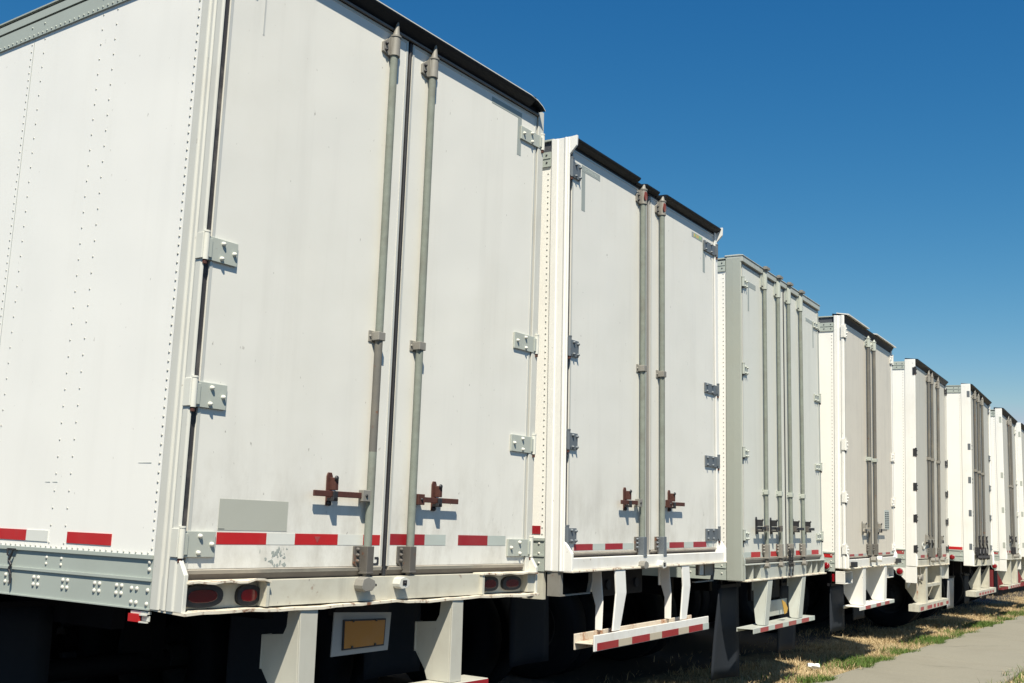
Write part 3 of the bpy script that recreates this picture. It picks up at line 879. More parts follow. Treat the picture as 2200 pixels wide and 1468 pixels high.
def build_t2():
    c = dict(near2=True, rail=(1.232, 1.432), toprail=(3.868, 4.045), seam=0.162, side=WHITE_SIDE, wheel_v=2.4,
             zb=1.232, post_top=4.05, post_v=0.02, sill_front=-0.035, sill_top=1.318, post_mat=WHITE_POST, post_mat_r=WHITE_POST,
             post_prof=[(0.0, 0.162), (-0.012, 0.155), (-0.012, 0.112), (-0.006, 0.104), (-0.006, 0.060), (-0.014, 0.052), (-0.014, 0.044), (-0.008, 0.038), (-0.008, 0.022), (-0.002, 0.02)],
             vd=0.03, door_z=(1.352, 3.984), door_mat=WHITE_DOOR, hdr_top=4.050, lip=(-0.02, 4.044), hdr_mat=HEADER_SHADE,
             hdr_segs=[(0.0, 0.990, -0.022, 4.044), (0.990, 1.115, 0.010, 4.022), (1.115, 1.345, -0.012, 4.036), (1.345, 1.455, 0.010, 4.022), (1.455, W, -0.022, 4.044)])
    T = trailer('white trailer with bare white corner post, dark hinges and a rusty open-topped guard bar', (2.85266, -0.09149), (0.04758, -0.01433, -0.01106), c)
    header(T, c)
    wing_ends(T, WHITE_POST, -0.030, 3.93, 4.054)
    vd = 0.03
    S = plain_sill(T, c, [WHITE_SILL, RUST_EDGE])
    # cast hooks and straps below the sill
    for (a0, a1, s) in ((0.02, 0.40, 0), (2.14, 2.52, 1)):
        b = MB()
        if s == 0: b.box(0.0, 0.035, 0.05, 0.142, 1.084, 1.228, 0)
        else: b.box(2.36, 2.56, 0.06, 0.14, 1.13, 1.228, 0)
        pts = [(a0, 0.05), (a0, 0.14)]
        b.box(a0, a1, 0.052, 0.078, 1.084, 1.092, 1)
        b.prism([(a1-0.006, 1.092), (a1+0.002, 1.092), (a1+0.03, 1.16), (a1+0.03, 1.228), (a1+0.022, 1.228), (a1+0.022, 1.165)], 'v', 0.052, 0.078, 1)
        b.build('dock_hook', [SOCKET, SOCKET], S)
    MB().box(2.16, 2.235, 0.02, 0.03, 1.145, 1.228).build('sill_bracket', CREAM_POST, S)
    DL = door(T, c, 0.050, 1.190, 0)
    DR = door(T, c, 1.262, 2.520, 1)
    center_gasket(DL, 1.191, 1.261, vd, 1.33, 3.980, SEAL_PALE, SEAL_PALE)
    hm = [HINGE_DARK, HINGE_DARK, RUST]
    for z0, z1 in ((3.785, 3.895), (2.592, 2.700), (1.995, 2.100), (1.410, 1.502)):
        hinge(DL, 0.020, vd, z0, z1, 0, hm, 0.125, bolts=4)
    for z0, z1 in ((3.800, 3.888), (2.605, 2.685), (2.003, 2.090), (1.412, 1.504)):
        hinge(DR, 2.565, vd, z0, z1, 1, hm, 0.27, bolts=4)
    mt = dict(rod=ROD, socket_top=SOCKET, socket_bot=HINGE_DARK)
    for D, u in ((DL, 1.072), (DR, 1.408)):
        rod(D, u, 0.0, 0.0205, 1.440, 3.872, (2.640,), mt, 4.02)
    for D, u in ((DL, 1.072), (DR, 1.408)):
        b = MB(); b.ell((u-0.008, 3.925), 0.024, 0.034, -0.0275, -0.0248); b.build('primer_patch', RUST_RED, D)
    keeper(DL, 1.000, 0.0, 1.255, [SOCKET, RUBBER, STEEL_DARK], k=0.8)
    keeper(DR, 1.300, 0.0, 1.250, [CREAM_POST, STEEL_DARK, STEEL_DARK], True, k=0.8)
    handle(DL, 1.010, 0.725, -0.005, 1.680, [RUST, SOCKET, STEEL_DARK], catch=0.84)
    handle(DR, 1.505, 1.800, -0.005, 1.685, [RUST, RUST, STEEL_DARK], catch=1.585)
    R_, S_ = DARK_RED_TAPE, SILVER_TAPE
    tape_strip(DL, [(0.134, 0.385, R_), (0.385, 0.560, S_), (0.560, 0.822, R_), (0.822, 0.990, S_)], vd, 1.362, 1.402)
    tape_strip(DR, [(1.44, 1.599, S_), (1.599, 1.871, R_), (1.871, 2.054, S_), (2.054, 2.320, R_), (2.32, 2.44, S_)], vd, 1.360, 1.402)
    b = MB()
    b.box(0.178, 0.228, vd-0.0012, vd-0.0002, 3.598, 3.868)
    b.box(0.178, 0.443, vd-0.0012, vd-0.0002, 3.870, 3.912)
    random.seed(3)
    for k in range(9):
        u = 0.225+k*0.021; z = 3.891
        b.box(u, u+0.004, vd-0.002, vd-0.0013, z-0.009, z+0.010, 1)
        if k % 2: b.box(u+0.004, u+0.013, vd-0.002, vd-0.0013, z+0.006 if k % 4 == 1 else z-0.009, z+0.010 if k % 4 == 1 else z-0.005, 1)
        if k % 3 == 0: b.box(u+0.004, u+0.012, vd-0.002, vd-0.0013, z-0.002, z+0.002, 1)
    b.build('contour_tape', [VTAPE, SILVER_TAPE], DL)
    b = MB()
    b.box(2.285, 2.330, vd-0.0012, vd-0.0002, 3.612, 3.860)
    b.box(2.054, 2.285, vd-0.0012, vd-0.0002, 3.862, 3.905)
    for k, m in enumerate((2, 3, 2, 2, 3, 3)):
        u = 2.10+k*0.027
        b.box(u, u+0.016, vd-0.002, vd-0.0013, 3.870+0.004*(k % 2), 3.898, m)
    b.build('contour_tape', [VTAPE, SILVER_TAPE, mat('yellow_print', (0.65, 0.45, 0.08), 0.5), mat('green_print', (0.28, 0.50, 0.18), 0.5)], DR)
    c['guard'] = dict(v=-0.034, depth=0.13, posts=[(0.590, 0.738, 0.560, 0.660), (1.690, 1.825, 1.665, 1.770)], bend=0.01, bar=(0.262, 2.150, 0.738, 0.838), style='channel',
                      web=[(0.075, 1.0), (0.15, 1.0), (0.135, 0.62), (0.105, 0.40), (0.10, 0.0), (0.05, 0.0), (0.05, 0.45)],
                      mat_post=WHITE_POST, mat_bar=[WHITE_SILL, RUST_CHANNEL], tz=(0.742, 0.788),
                      tape=[(0.30, 0.60, R_), (0.60, 0.80, TAN_TAPE), (0.80, 1.08, R_), (1.08, 1.28, TAN_TAPE), (1.28, 1.57, R_), (1.57, 1.76, TAN_TAPE), (1.76, 2.03, R_), (2.03, 2.15, SILVER_TAPE)])
    guard(T, c)
    # small light box on the crossmember
    b = MB(); b.box(1.0, 1.7, 0.30, 0.33, 1.02, 1.20)
    for u in (1.12, 1.35, 1.58): b.cyl((u, 0.30, 1.10), (u, 0.285, 1.10), 0.035, 14, 1)
    b.build('lamp_panel', [CHASSIS, FLAP], T)
    side_tape(T, [(0.196, 0.500, DARK_RED_TAPE)], 1.461, 1.512)
    round_marker(T, 0.29, 1.33, 0.026); round_marker(T, 0.25, 1.135, 0.03)
    MB().box(0.0, 0.03, 0.17, 0.36, 1.06, 1.232).build('rail_end_plate', CREAM_SILL, T)
    mud_flap(T, 0.05, 0.66, 1.62, 0.43, 1.1, FLAP)
    mud_flap(T, 1.93, 2.54, 1.62, 0.32, 1.1, FLAP)

# ================================================================== THIRD TRAILER (grey posts, four rods)
def build_t3():
    c = dict(near2=True, rail=(1.08, 1.31), toprail=(3.925, 4.045), seam=0.155, side=WHITE_SIDE, wheel_v=2.2,
             zb=1.074, post_top=4.045, post_v=0.0, sill_front=-0.02, sill_top=1.226, post_mat=GREY_POST, post_mat_r=GREY_SILL,
             post_prof=[(0.0, 0.155), (-0.010, 0.148), (-0.012, 0.075), (-0.010, 0.010), (-0.004, 0.0)],
             vd=0.006, door_z=(1.280, 3.985), door_mat=GREYWHITE_DOOR, hdr_top=4.062, lip=(-0.012, 4.062), hdr_mat=GREY_SILL,
             hdr_segs=[(0.0, W, -0.010, 4.058)])
    T = trailer('white trailer with grey-green corner post and four tall locking rods, a chain between them', (6.29881, 0.22795), (0.06528, -0.0085, -0.00624), c)
    b = MB()
    b.box(-0.01, W+0.01, -0.016, 0.14, 4.005, 4.060)
    b.prism([(-0.022, 4.058), (-0.022, 4.068), (0.02, 4.074), (0.16, 4.074), (0.16, 4.060)], 'u', -0.015, W+0.015)
    b.box(0.0, W, 0.002, 0.10, 3.987, 4.005, 1)
    b.build('header', [GREY_SILL, SEAL_GREY], T, 0.003)
    vd = 0.006
    zb, zs, sf = 1.074, 1.226, -0.02
    b = MB()
    b.box(0.43, 1.90, sf, 0.14, zb+0.012, zs-0.01)
    b.box(0.018, 0.43, 0.085, 0.14, zb+0.012, zs-0.01, 2); b.box(1.90, W-0.018, 0.085, 0.14, zb+0.012, zs-0.01, 2)  # recess back plates take a dark colour in place of shade
    b.box(-0.004, W+0.004, sf-0.022, 0.14, zb-0.002, zb+0.012, 1)
    b.box(-0.004, W+0.004, sf-0.014, 0.14, zs-0.010, zs)
    for u in (0.215, 2.10, 2.30): b.box(u, u+0.012, sf, 0.085, zb+0.012, zs-0.010)
    S = b.build('rear_sill', [GREY_SILL, RUST_EDGE, RAIL_RECESS_DARK], T, 0.002)
    DL = door(T, c, 0.035, 1.270, 0)
    DR = door(T, c, 1.305, 2.545, 1)
    center_gasket(DL, 1.271, 1.304, vd, 1.25, 3.98)
    hm = [HINGE_GREY, HINGE_GREY, STEEL_DARK]
    for z0, z1 in ((3.775, 3.845), (2.950, 3.030), (2.185, 2.255), (1.440, 1.512)):
        hinge(DL, 0.022, vd, z0, z1, 0, hm, 0.12, bolts=4, bracket=False)
    for z0, z1 in ((3.775, 3.845), (2.950, 3.030), (2.190, 2.258), (1.430, 1.508)):
        hinge(DR, 2.575, vd, z0, z1, 1, hm, 0.20, bolts=4)
    mt = dict(rod=ROD, socket_top=HINGE_GREY, socket_bot=SOCKET)
    for D, u in ((DL, 0.610), (DL, 1.035), (DR, 1.385), (DR, 1.810)):
        rod(D, u, -0.022, 0.0185, 1.395, 3.860, (1.885,), mt, 4.0, 'tall')
        b = MB()
        b.box(u-0.035, u+0.055, -0.062, -0.024, 4.052, 4.076); b.cyl((u, -0.03, 4.03), (u, -0.03, 4.085), 0.022, 10)
        b.build('top_cam', SOCKET, D)
        keeper(D, u-0.06, -0.005, 1.205, [SOCKET, STEEL_DARK, STEEL_DARK], k=0.72)
    for D, up_, ue, cc in ((DL, 0.54, 0.25, 0.375), (DL, 0.965, 0.67, 0.80), (DR, 1.44, 1.74, 1.52), (DR, 1.865, 2.12, 1.935)):
        handle(D, up_, ue, -0.045, 1.548, [STEEL_DARK, SOCKET_LOW, STEEL_DARK], catch=cc, vd=vd)
    tape_strip(DL, [(0.05, 0.235, SILVER_TAPE), (0.235, 0.500, RED_TAPE), (0.50, 0.80, SILVER_TAPE), (0.80, 1.05, RED_TAPE), (1.05, 1.24, SILVER_TAPE)], vd, 1.283, 1.330)
    tape_strip(DR, [(1.33, 1.62, SILVER_TAPE), (1.62, 1.82, RED_TAPE), (1.82, 2.19, SILVER_TAPE), (2.19, 2.46, RED_TAPE)], vd, 1.283, 1.330)
    b = MB(); b.box(0.19, 0.225, vd-0.0012, vd-0.0002, 3.57, 3.802); b.box(0.19, 0.42, vd-0.0012, vd-0.0002, 3.805, 3.855); b.build('contour_tape', VTAPE, DL)
    b = MB(); b.box(2.36, 2.395, vd-0.0012, vd-0.0002, 3.545, 3.80); b.box(2.10, 2.395, vd-0.0012, vd-0.0002, 3.803, 3.84); b.build('contour_tape', VTAPE, DR)
    # loose chain between the inner rods
    for s, u in ((0, 1.16), (1, 1.27), (2, 1.21)):
        b = MB()
        z = 1.36
        k = 0
        while z > (1.10 if s < 2 else 1.2):
            du = 0.008*math.sin(k*0.9+s)
            if k % 2: b.box(u+du-0.004, u+du+0.004, -0.075, -0.062, z-0.028, z)
            else: b.box(u+du-0.011, u+du+0.011, -0.072, -0.066, z-0.026, z-0.002)
            z -= 0.022; k += 1
        b.build('hanging_chain', STEEL_DARK, T)
    R_, S_ = FADED_TAPE, SILVER_TAPE
    c['guard'] = dict(v=-0.036, depth=0.14, posts=[(0.595, 0.735, 0.482, 0.595), (1.705, 1.825, 1.530, 1.680)], bar=(0.110, 2.055, 0.615, 0.662), style='angle',
                      web=[(0.004, 1.0), (0.105, 1.0), (0.098, 0.75), (0.080, 0.36), (0.052, 0.03), (0.03, 0.0), (0.004, 0.0)],
                      mat_post=GREY_SILL, mat_bar=GREY_SILL, cross=(0.95, 1.62, 0.10, 0.11, 0.70, 0.85), tz=(0.618, 0.657),
                      tape=[(0.30, 0.53, R_), (0.53, 0.72, S_), (0.72, 0.96, R_), (0.96, 1.15, S_), (1.15, 1.40, R_), (1.40, 1.58, S_), (1.58, 1.84, R_), (1.84, 2.05, S_)])
    G = guard(T, c)
    b = MB(); b.box(0.85, 1.75, 0.22, 0.25, 0.85, 1.07)
    for u in (1.02, 1.28, 1.54): b.cyl((u, 0.22, 0.99), (u, 0.205, 0.99), 0.045, 14, 1)
    b.build('lamp_panel', [CHASSIS, FLAP], T)
    b = MB()
    b.prism([(1.09, 0.865), (1.20, 0.835), (1.275, 0.775), (1.24, 0.735), (1.17, 0.725)], 'v', -0.012, -0.006)
    b.build('torn_placard', RAG_YELLOW, G)
    side_tape(T, [(0.2, 0.5, RED_TAPE)], 1.35, 1.40)
    mud_flap(T, 0.06, 0.56, 0.24, 0.18, 1.00, FLAP, 0.03, 0.05, -0.06)
    mud_flap(T, 1.92, 2.48, 0.26, 0.26, 0.95, FLAP, 0.02, 0.04)

# ================================================================== FOURTH TRAILER (warm white, two rods)
def build_t4():
    c = dict(near2=True, rail=(1.098, 1.312), toprail=(3.872, 4.042), seam=0.134, side=WHITE_SIDE, wheel_v=3.1,
             zb=1.132, post_top=4.055, post_v=0.01, sill_front=-0.025, sill_top=1.236, post_mat=WHITE_POST, post_mat_r=WHITE_POST,
             post_prof=[(0.0, 0.134), (-0.012, 0.128), (-0.012, 0.085), (-0.002, 0.078), (-0.002, 0.050), (-0.012, 0.044), (-0.012, 0.018), (-0.004, 0.01)],
             vd=0.018, door_z=(1.268, 3.966), door_mat=WARM_DOOR, hdr_top=4.082, lip=(-0.04, 4.07), hdr_mat=HEADER_SHADE,
             hdr_segs=[(0.0, W, -0.012, 4.055)])
    T = trailer('white trailer with warm beige doors and a small pierced vent plate beside its right handle', (9.40921, 0.31718), (0.06874, 0.00572, -0.00658), c)
    header(T, c)
    b = MB()
    for a0, a1 in ((-0.008, 1.03), (1.45, W+0.01)):
        b.prism([(-0.045, 4.052), (-0.045, 4.066), (0.10, 4.088), (0.10, 4.078), (-0.012, 4.058)], 'u', a0, a1)
    b.build('hood_edge', WHITE_SILL, T)
    vd = 0.018
    S = plain_sill(T, c, [WHITE_SILL, RUST_EDGE])
    for a0, a1 in ((0.0, 0.34), (2.22, 2.56)):
        b = MB()
        b.box(a0, a1, 0.02, 0.13, 1.092, 1.104); b.box(a0, a1, 0.02, 0.13, 0.962, 0.974)
        b.box(a0, a0+0.012, 0.02, 0.13, 0.974, 1.092); b.box(a1-0.012, a1, 0.02, 0.13, 0.974, 1.092)
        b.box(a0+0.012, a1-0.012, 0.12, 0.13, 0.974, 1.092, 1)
        b.build('box_bumper', [WHITE_SILL, CHASSIS], S, 0.004)
    for u in (0.06, 2.44): MB().box(u, u+0.14, -0.075, -0.028, 1.155, 1.215).build('rubber_bumper', RUBBER, S, 0.006, 2)
    DL = door(T, c, 0.040, 1.275, 0)
    DR = door(T, c, 1.315, 2.545, 1)
    center_gasket(DL, 1.276, 1.314, vd, 1.25, 3.94)
    hm = [WHITE_SILL, WHITE_SILL, STEEL_DARK]
    for z0, z1 in ((3.790, 3.925), (2.475, 2.595), (1.880, 1.985), (1.300, 1.395)):
        hinge(DL, 0.0, vd, z0, z1, 0, hm, 0.09, bolts=3)
    for z0, z1 in ((3.82, 3.935), (2.49, 2.60), (1.892, 1.997), (1.310, 1.395)):
        hinge(DR, 2.585, vd, z0, z1, 1, hm, 0.14, bolts=3)
    mt = dict(rod=ROD_DARK, socket_top=HINGE_GREY, socket_bot=ROD_DARK)
    for D, u in ((DL, 1.085), (DR, 1.400)):
        rod(D, u, -0.012, 0.0205, 1.40, 3.84, (2.44,), mt, 3.98)
        keeper(D, u, -0.01, 1.225, [WHITE_SILL if u > 1.2 else SOCKET, STEEL_DARK, STEEL_DARK])
    handle(DL, 1.03, 0.78, -0.02, 1.575, [SOCKET, SOCKET, STEEL_DARK], catch=0.80, vd=vd)
    handle(DR, 1.46, 1.98, -0.02, 1.580, [SOCKET, SOCKET, STEEL_DARK], catch=1.62, vd=vd)
    # pierced plate
    b = MB()
    b.box(2.03, 2.30, vd-0.003, vd-0.0002, 1.590, 1.835)
    for i in range(2):
        for j in range(9):
            b.box(2.055+0.125*i, 2.145+0.125*i, vd-0.0042, vd-0.0031, 1.605+0.024*j, 1.617+0.024*j, 1)
    b.build('vent_plate', [SILVER_TAPE, STEEL_DARK], DR)
    R_, S_ = FADED_TAPE, SILVER_TAPE
    tape_strip(DL, [(0.07, 0.20, S_), (0.20, 0.42, R_), (0.42, 0.62, S_), (0.62, 0.85, R_), (0.85, 1.02, S_)], vd, 1.250+0.02, 1.290+0.004)
    tape_strip(DR, [(1.48, 1.62, S_), (1.62, 1.88, R_), (1.88, 2.08, S_), (2.08, 2.34, R_), (2.34, 2.5, S_)], vd, 1.270, 1.294)
    c['guard'] = dict(v=-0.022, depth=0.17, posts=[(0.67, 0.815, 0.65, 0.795), (1.825, 1.960, 1.76, 1.900)], bar=(0.42, 2.27, 0.652, 0.698), style='angle', two_webs=False,
                      web=[(0.004, 1.0), (0.198, 1.0), (0.198, 0.28), (0.12, 0.0), (0.004, 0.0)],
                      mat_post=WHITE_SILL, mat_bar=WHITE_SILL, tz=(0.655, 0.694),
                      tape=[(0.70, 0.95, R_), (0.95, 1.25, S_), (1.25, 1.50, R_), (1.50, 1.72, S_), (1.72, 1.98, R_), (1.98, 2.27, S_)])
    guard(T, c)
    b = MB(); b.box(0.95, 1.85, 0.24, 0.26, 0.98, 1.13)
    for i in range(12): b.box(1.05+0.06*i, 1.09+0.06*i, 0.228, 0.24, 0.94+0.02*(i % 3), 1.0, 0)
    b.build('mounting_plate', CHASSIS, T)
    side_tape(T, [(0.16, 0.33, RED_TAPE)], 1.252, 1.296, -0.0078)
    round_marker(T, 0.225, 1.158, 0.038)
    MB().box(-0.012, 0.0, 0.138, 0.165, 0.985, 1.07).build('marker_lamp', LENS, T, 0.004)
    mud_flap(T, 0.06, 0.66, 0.20, 0.41, 0.93, FLAP, 0.01)
    mud_flap(T, 1.93, 2.5, 0.40, 0.41, 0.93, FLAP, 0.01)

# ================================================================== FIFTH TRAILER (cream, three rods, boxed guard)
def build_t5():
    c = dict(rail=(1.084, 1.335), toprail=(3.930, 4.030), seam=0.155, side=WHITE_SIDE, wheel_v=2.2,
             zb=1.100, post_top=4.07, post_v=0.004, sill_front=-0.01, sill_top=1.192, post_mat=WHITE_POST, post_mat_r=CREAM_POST,
             post_prof=[(0.0, 0.155), (-0.010, 0.150), (-0.012, 0.08), (-0.010, 0.010), (-0.004, 0.004)],
             post_extra=[lambda b, s: b.box(-0.006, 0.02, 0.004, 0.155, 0.872, 1.10) if not s else b.box(W-0.02, W+0.006, 0.004, 0.155, 0.872, 1.10)],
             vd=0.018, door_z=(1.215, 3.985), door_mat=DULL_DOOR, hdr_top=4.09, lip=(-0.03, 4.075), hdr_mat=HEADER_SHADE,
             hdr_segs=[(0.0, W, -0.030, 4.072)], edge_seal=RUST_CHANNEL)
    T = trailer('cream trailer with three dark rods, black square hinges and a ladder-like guard', (13.04116, 0.50011), (0.06829, 0.01294, 0.00104), c)
    header(T, c)
    vd = 0.018
    S = plain_sill(T, c, [CREAM_SILL, RUST_EDGE])
    DL = door(T, c, 0.035, 1.275, 0)
    DR = door(T, c, 1.315, 2.52, 1)
    center_gasket(DL, 1.276, 1.314, vd, 1.2, 3.98)
    hm = [STEEL_DARK, STEEL_DARK, RUST]
    for D, side, u in ((DL, 0, 0.0), (DR, 1, 2.575)):
        for z0, z1 in ((3.85, 3.95), (2.66, 2.77), (2.17, 2.27), (1.725, 1.825), (1.30, 1.395)):
            hinge(D, u, vd, z0+0.01, z1-0.01, side, hm, 0.05 if side == 0 else 0.12, bolts=4, near=False, bracket=False)
    for u in (-0.012,):
        b = MB()
        for z0, z1 in ((3.84, 3.95), (2.66, 2.77), (2.17, 2.28), (1.725, 1.83), (1.30, 1.40)):
            b.box(-0.016, -0.010, 0.012, 0.042, z0, z1)
        b.build('hinge_pocket', STEEL_DARK, T)
    mt = dict(rod=ROD_DARK, socket_top=SOCKET, socket_bot=ROD_DARK)
    for D, u in ((DL, 0.93), (DL, 1.20), (DR, 1.72)):
        rod(D, u, -0.012, 0.0205, 1.36, 3.86, (2.69,), mt, 4.05, near=False)
        keeper(D, u, -0.01, 1.19, [SOCKET, STEEL_DARK, STEEL_DARK], near=False)
        handle(D, u-0.05 if u < 1.3 else u+0.05, u-0.30 if u < 1.3 else u+0.30, -0.02, 1.47, [SOCKET, SOCKET, STEEL_DARK], near=False, vd=vd)
    b = MB()
    n = 20
    b.tube([(0.55+0.10*math.cos(2*math.pi*i/n), vd-0.008, 1.395+0.045*math.sin(2*math.pi*i/n)) for i in range(n+1)], 0.006, 6)
    b.build('wire_ring', TRIM, DL)
    R_, S_ = FADED_TAPE, TAN_TAPE
    tape_strip(DL, [(0.36, 0.66, R_), (0.66, 0.85, S_), (0.85, 1.12, R_)], vd, 1.222, 1.262)
    tape_strip(DR, [(1.40, 1.70, R_), (1.9, 2.15, S_), (2.15, 2.48, R_)], vd, 1.222, 1.262)
    c['guard'] = dict(v=-0.0, depth=0.12, posts=[(0.62, 0.76, 0.64, 0.78), (1.80, 1.93, 1.80, 1.90)], bar=(0.0, 2.42, 0.480, 0.575),
                      web=[(0.004, 1.0), (0.28, 1.0), (0.28, 0.35), (0.15, 0.0), (0.004, 0.0)], cross=(0.78, 1.80, 0.0, 0.08, 0.80, 0.84),
                      mat_post=CREAM_SILL, mat_bar=CREAM_SILL, tz=(0.49, 0.54),
                      tape=[(0.12, 0.36, R_), (0.5, 0.62, S_), (0.62, 1.0, R_), (1.12, 1.3, R_), (1.42, 1.58, R_), (1.66, 1.9, R_), (2.2, 2.4, R_)])
    guard(T, c)
    b = MB(); b.prism([(2.25, 1.09), (2.585, 1.09), (2.585, 0.92), (2.45, 0.87), (2.25, 0.90)], 'v', 0.06, 0.12); b.build('corner_gusset', CREAM_POST, T)
    b = MB(); b.prism([(0.05, 1.09), (0.5, 1.09), (0.40, 0.93), (0.05, 0.80)], 'v', 0.13, 0.15); b.build('corner_gusset', CREAM_POST, T)
    b = MB(); b.prism([(0.155, 1.09), (0.36, 1.09), (0.155, 0.90)], 'u', -0.004, 0.02); b.build('rail_gusset', WHITE_SILL, T)
    b = MB(); b.cyl((0.25, -0.03, 0.95), (0.25, 0.08, 0.95), 0.05, 14); b.tube([(0.18, 0, 1.09), (0.22, 0, 0.98), (0.15, 0, 0.92), (0.3, 0, 0.86)], 0.012); b.build('air_hose', SOCKET, T)
    side_tape(T, [(0.175, 0.34, FADED_TAPE)], 1.268, 1.318, -0.0078)
    round_marker(T, 0.236, 1.022, 0.045, -0.004)
    MB().box(0.0, 0.055, 0.0, 0.012, 0.66, 0.87).build('hanging_strap', RUST_CHANNEL, T, 0.002)
    mud_flap(T, 1.93, 2.5, 1.2, 0.36, 0.86, FLAP, 0.01)

# ================================================================== SIXTH TRAILER
def build_t6():
    c = dict(rail=(1.146, 1.326), toprail=(3.932, 4.045), seam=0.154, side=WHITE_SIDE, wheel_v=1.35,
             zb=1.078, post_top=4.075, post_v=0.002, sill_front=-0.012, sill_top=1.240, post_mat=WHITE_POST, post_mat_r=WHITE_POST,
             post_prof=[(0.0, 0.154), (-0.010, 0.150), (-0.012, 0.08), (-0.010, 0.008), (-0.004, 0.002)],
             vd=0.03, door_z=(1.262, 3.985), door_mat=DULL_DOOR, hdr_top=4.09, lip=(-0.03, 4.075), hdr_mat=HEADER_SHADE,
             hdr_segs=[(0.0, W, -0.025, 4.072)])
    T = trailer('white trailer with a wide red strip and round red lamp on its side rail', (15.9887, 0.3736), (0.07867, 0.01079, 0.00654), c)
    header(T, c)
    vd = 0.03
    zb, zs = 1.078, 1.240
    b = MB()
    b.box(0.018, W-0.018, 0.06, 0.15, zb+0.012, zs)
    b.box(0.018, W-0.018, -0.012, 0.15, zb, zb+0.012)
    b.box(0.62, 0.66, -0.010, 0.06, zb+0.012, zs); b.box(1.55, 2.35, -0.010, 0.06, zb+0.012, zs); b.box(0.75, 1.0, -0.010, 0.06, zb+0.012, zs-0.03)
    S = b.build('rear_sill', CREAM_SILL, T)
    DL = door(T, c, 0.04, 1.275, 0)
    DR = door(T, c, 1.315, 2.54, 1)
    center_gasket(DL, 1.276, 1.314, vd, 1.25, 3.98)
    hm = [HINGE_DARK, HINGE_DARK, STEEL_DARK]
    for D, side, u in ((DL, 0, 0.01), (DR, 1, 2.575)):
        for z0, z1 in ((3.85, 3.945), (2.97, 3.065), (2.42, 2.515), (1.88, 1.975), (1.34, 1.43)):
            hinge(D, u, vd, z0, z1, side, hm, 0.12 if side == 0 else 0.19, bolts=4, near=False)
    mt = dict(rod=ROD_DARK, socket_top=SOCKET, socket_bot=STEEL_DARK)
    for D, u in ((DL, 0.47), (DL, 0.90), (DR, 1.40)):
        rod(D, u, 0.0, 0.0205, 1.38, 3.88, (2.66,), mt, 4.05, near=False)
        keeper(D, u, 0.0, 1.22, [STEEL_DARK, STEEL_DARK, STEEL_DARK], near=False)
        handle(D, u+0.05, u+0.30, -0.01, 1.50, [STEEL_DARK, STEEL_DARK, STEEL_DARK], near=False, vd=vd)
        b = MB()
        b.tube([(u+0.03, -0.03, 1.46), (u+0.07, -0.04, 1.36), (u+0.02, -0.04, 1.28), (u+0.05, -0.035, 1.18)], 0.014, 6); b.build('hanging_chain', STEEL_DARK, D)
    c['guard'] = dict(v=0.0, depth=0.14, posts=[(0.80, 0.83, 0.77, 0.80), (1.95, 1.98, 1.92, 1.95)], bar=(0.09, 2.70, 0.588, 0.672),
                      web=[(0.004, 1.0), (0.02, 1.0), (0.19, 0.28), (0.15, 0.02), (0.004, 0.0)],
                      mat_post=CREAM_SILL, mat_bar=CREAM_SILL, tz=(0.600, 0.640),
                      tape=[(0.45+0.34*k, 0.68+0.34*k, FADED_TAPE) for k in range(6)])
    guard(T, c)
    side_tape(T, [(0.165, 0.45, RED_TAPE)], 1.333, 1.378)
    round_marker(T, 0.325, 1.205, 0.042, -0.004)
    mud_flap(T, 0.06, 0.66, 0.40, 0.36, 0.86, FLAP_PALE, 0.01, 0.02)
    mud_flap(T, 1.95, 2.5, 0.42, 0.36, 0.86, FLAP, 0.01)

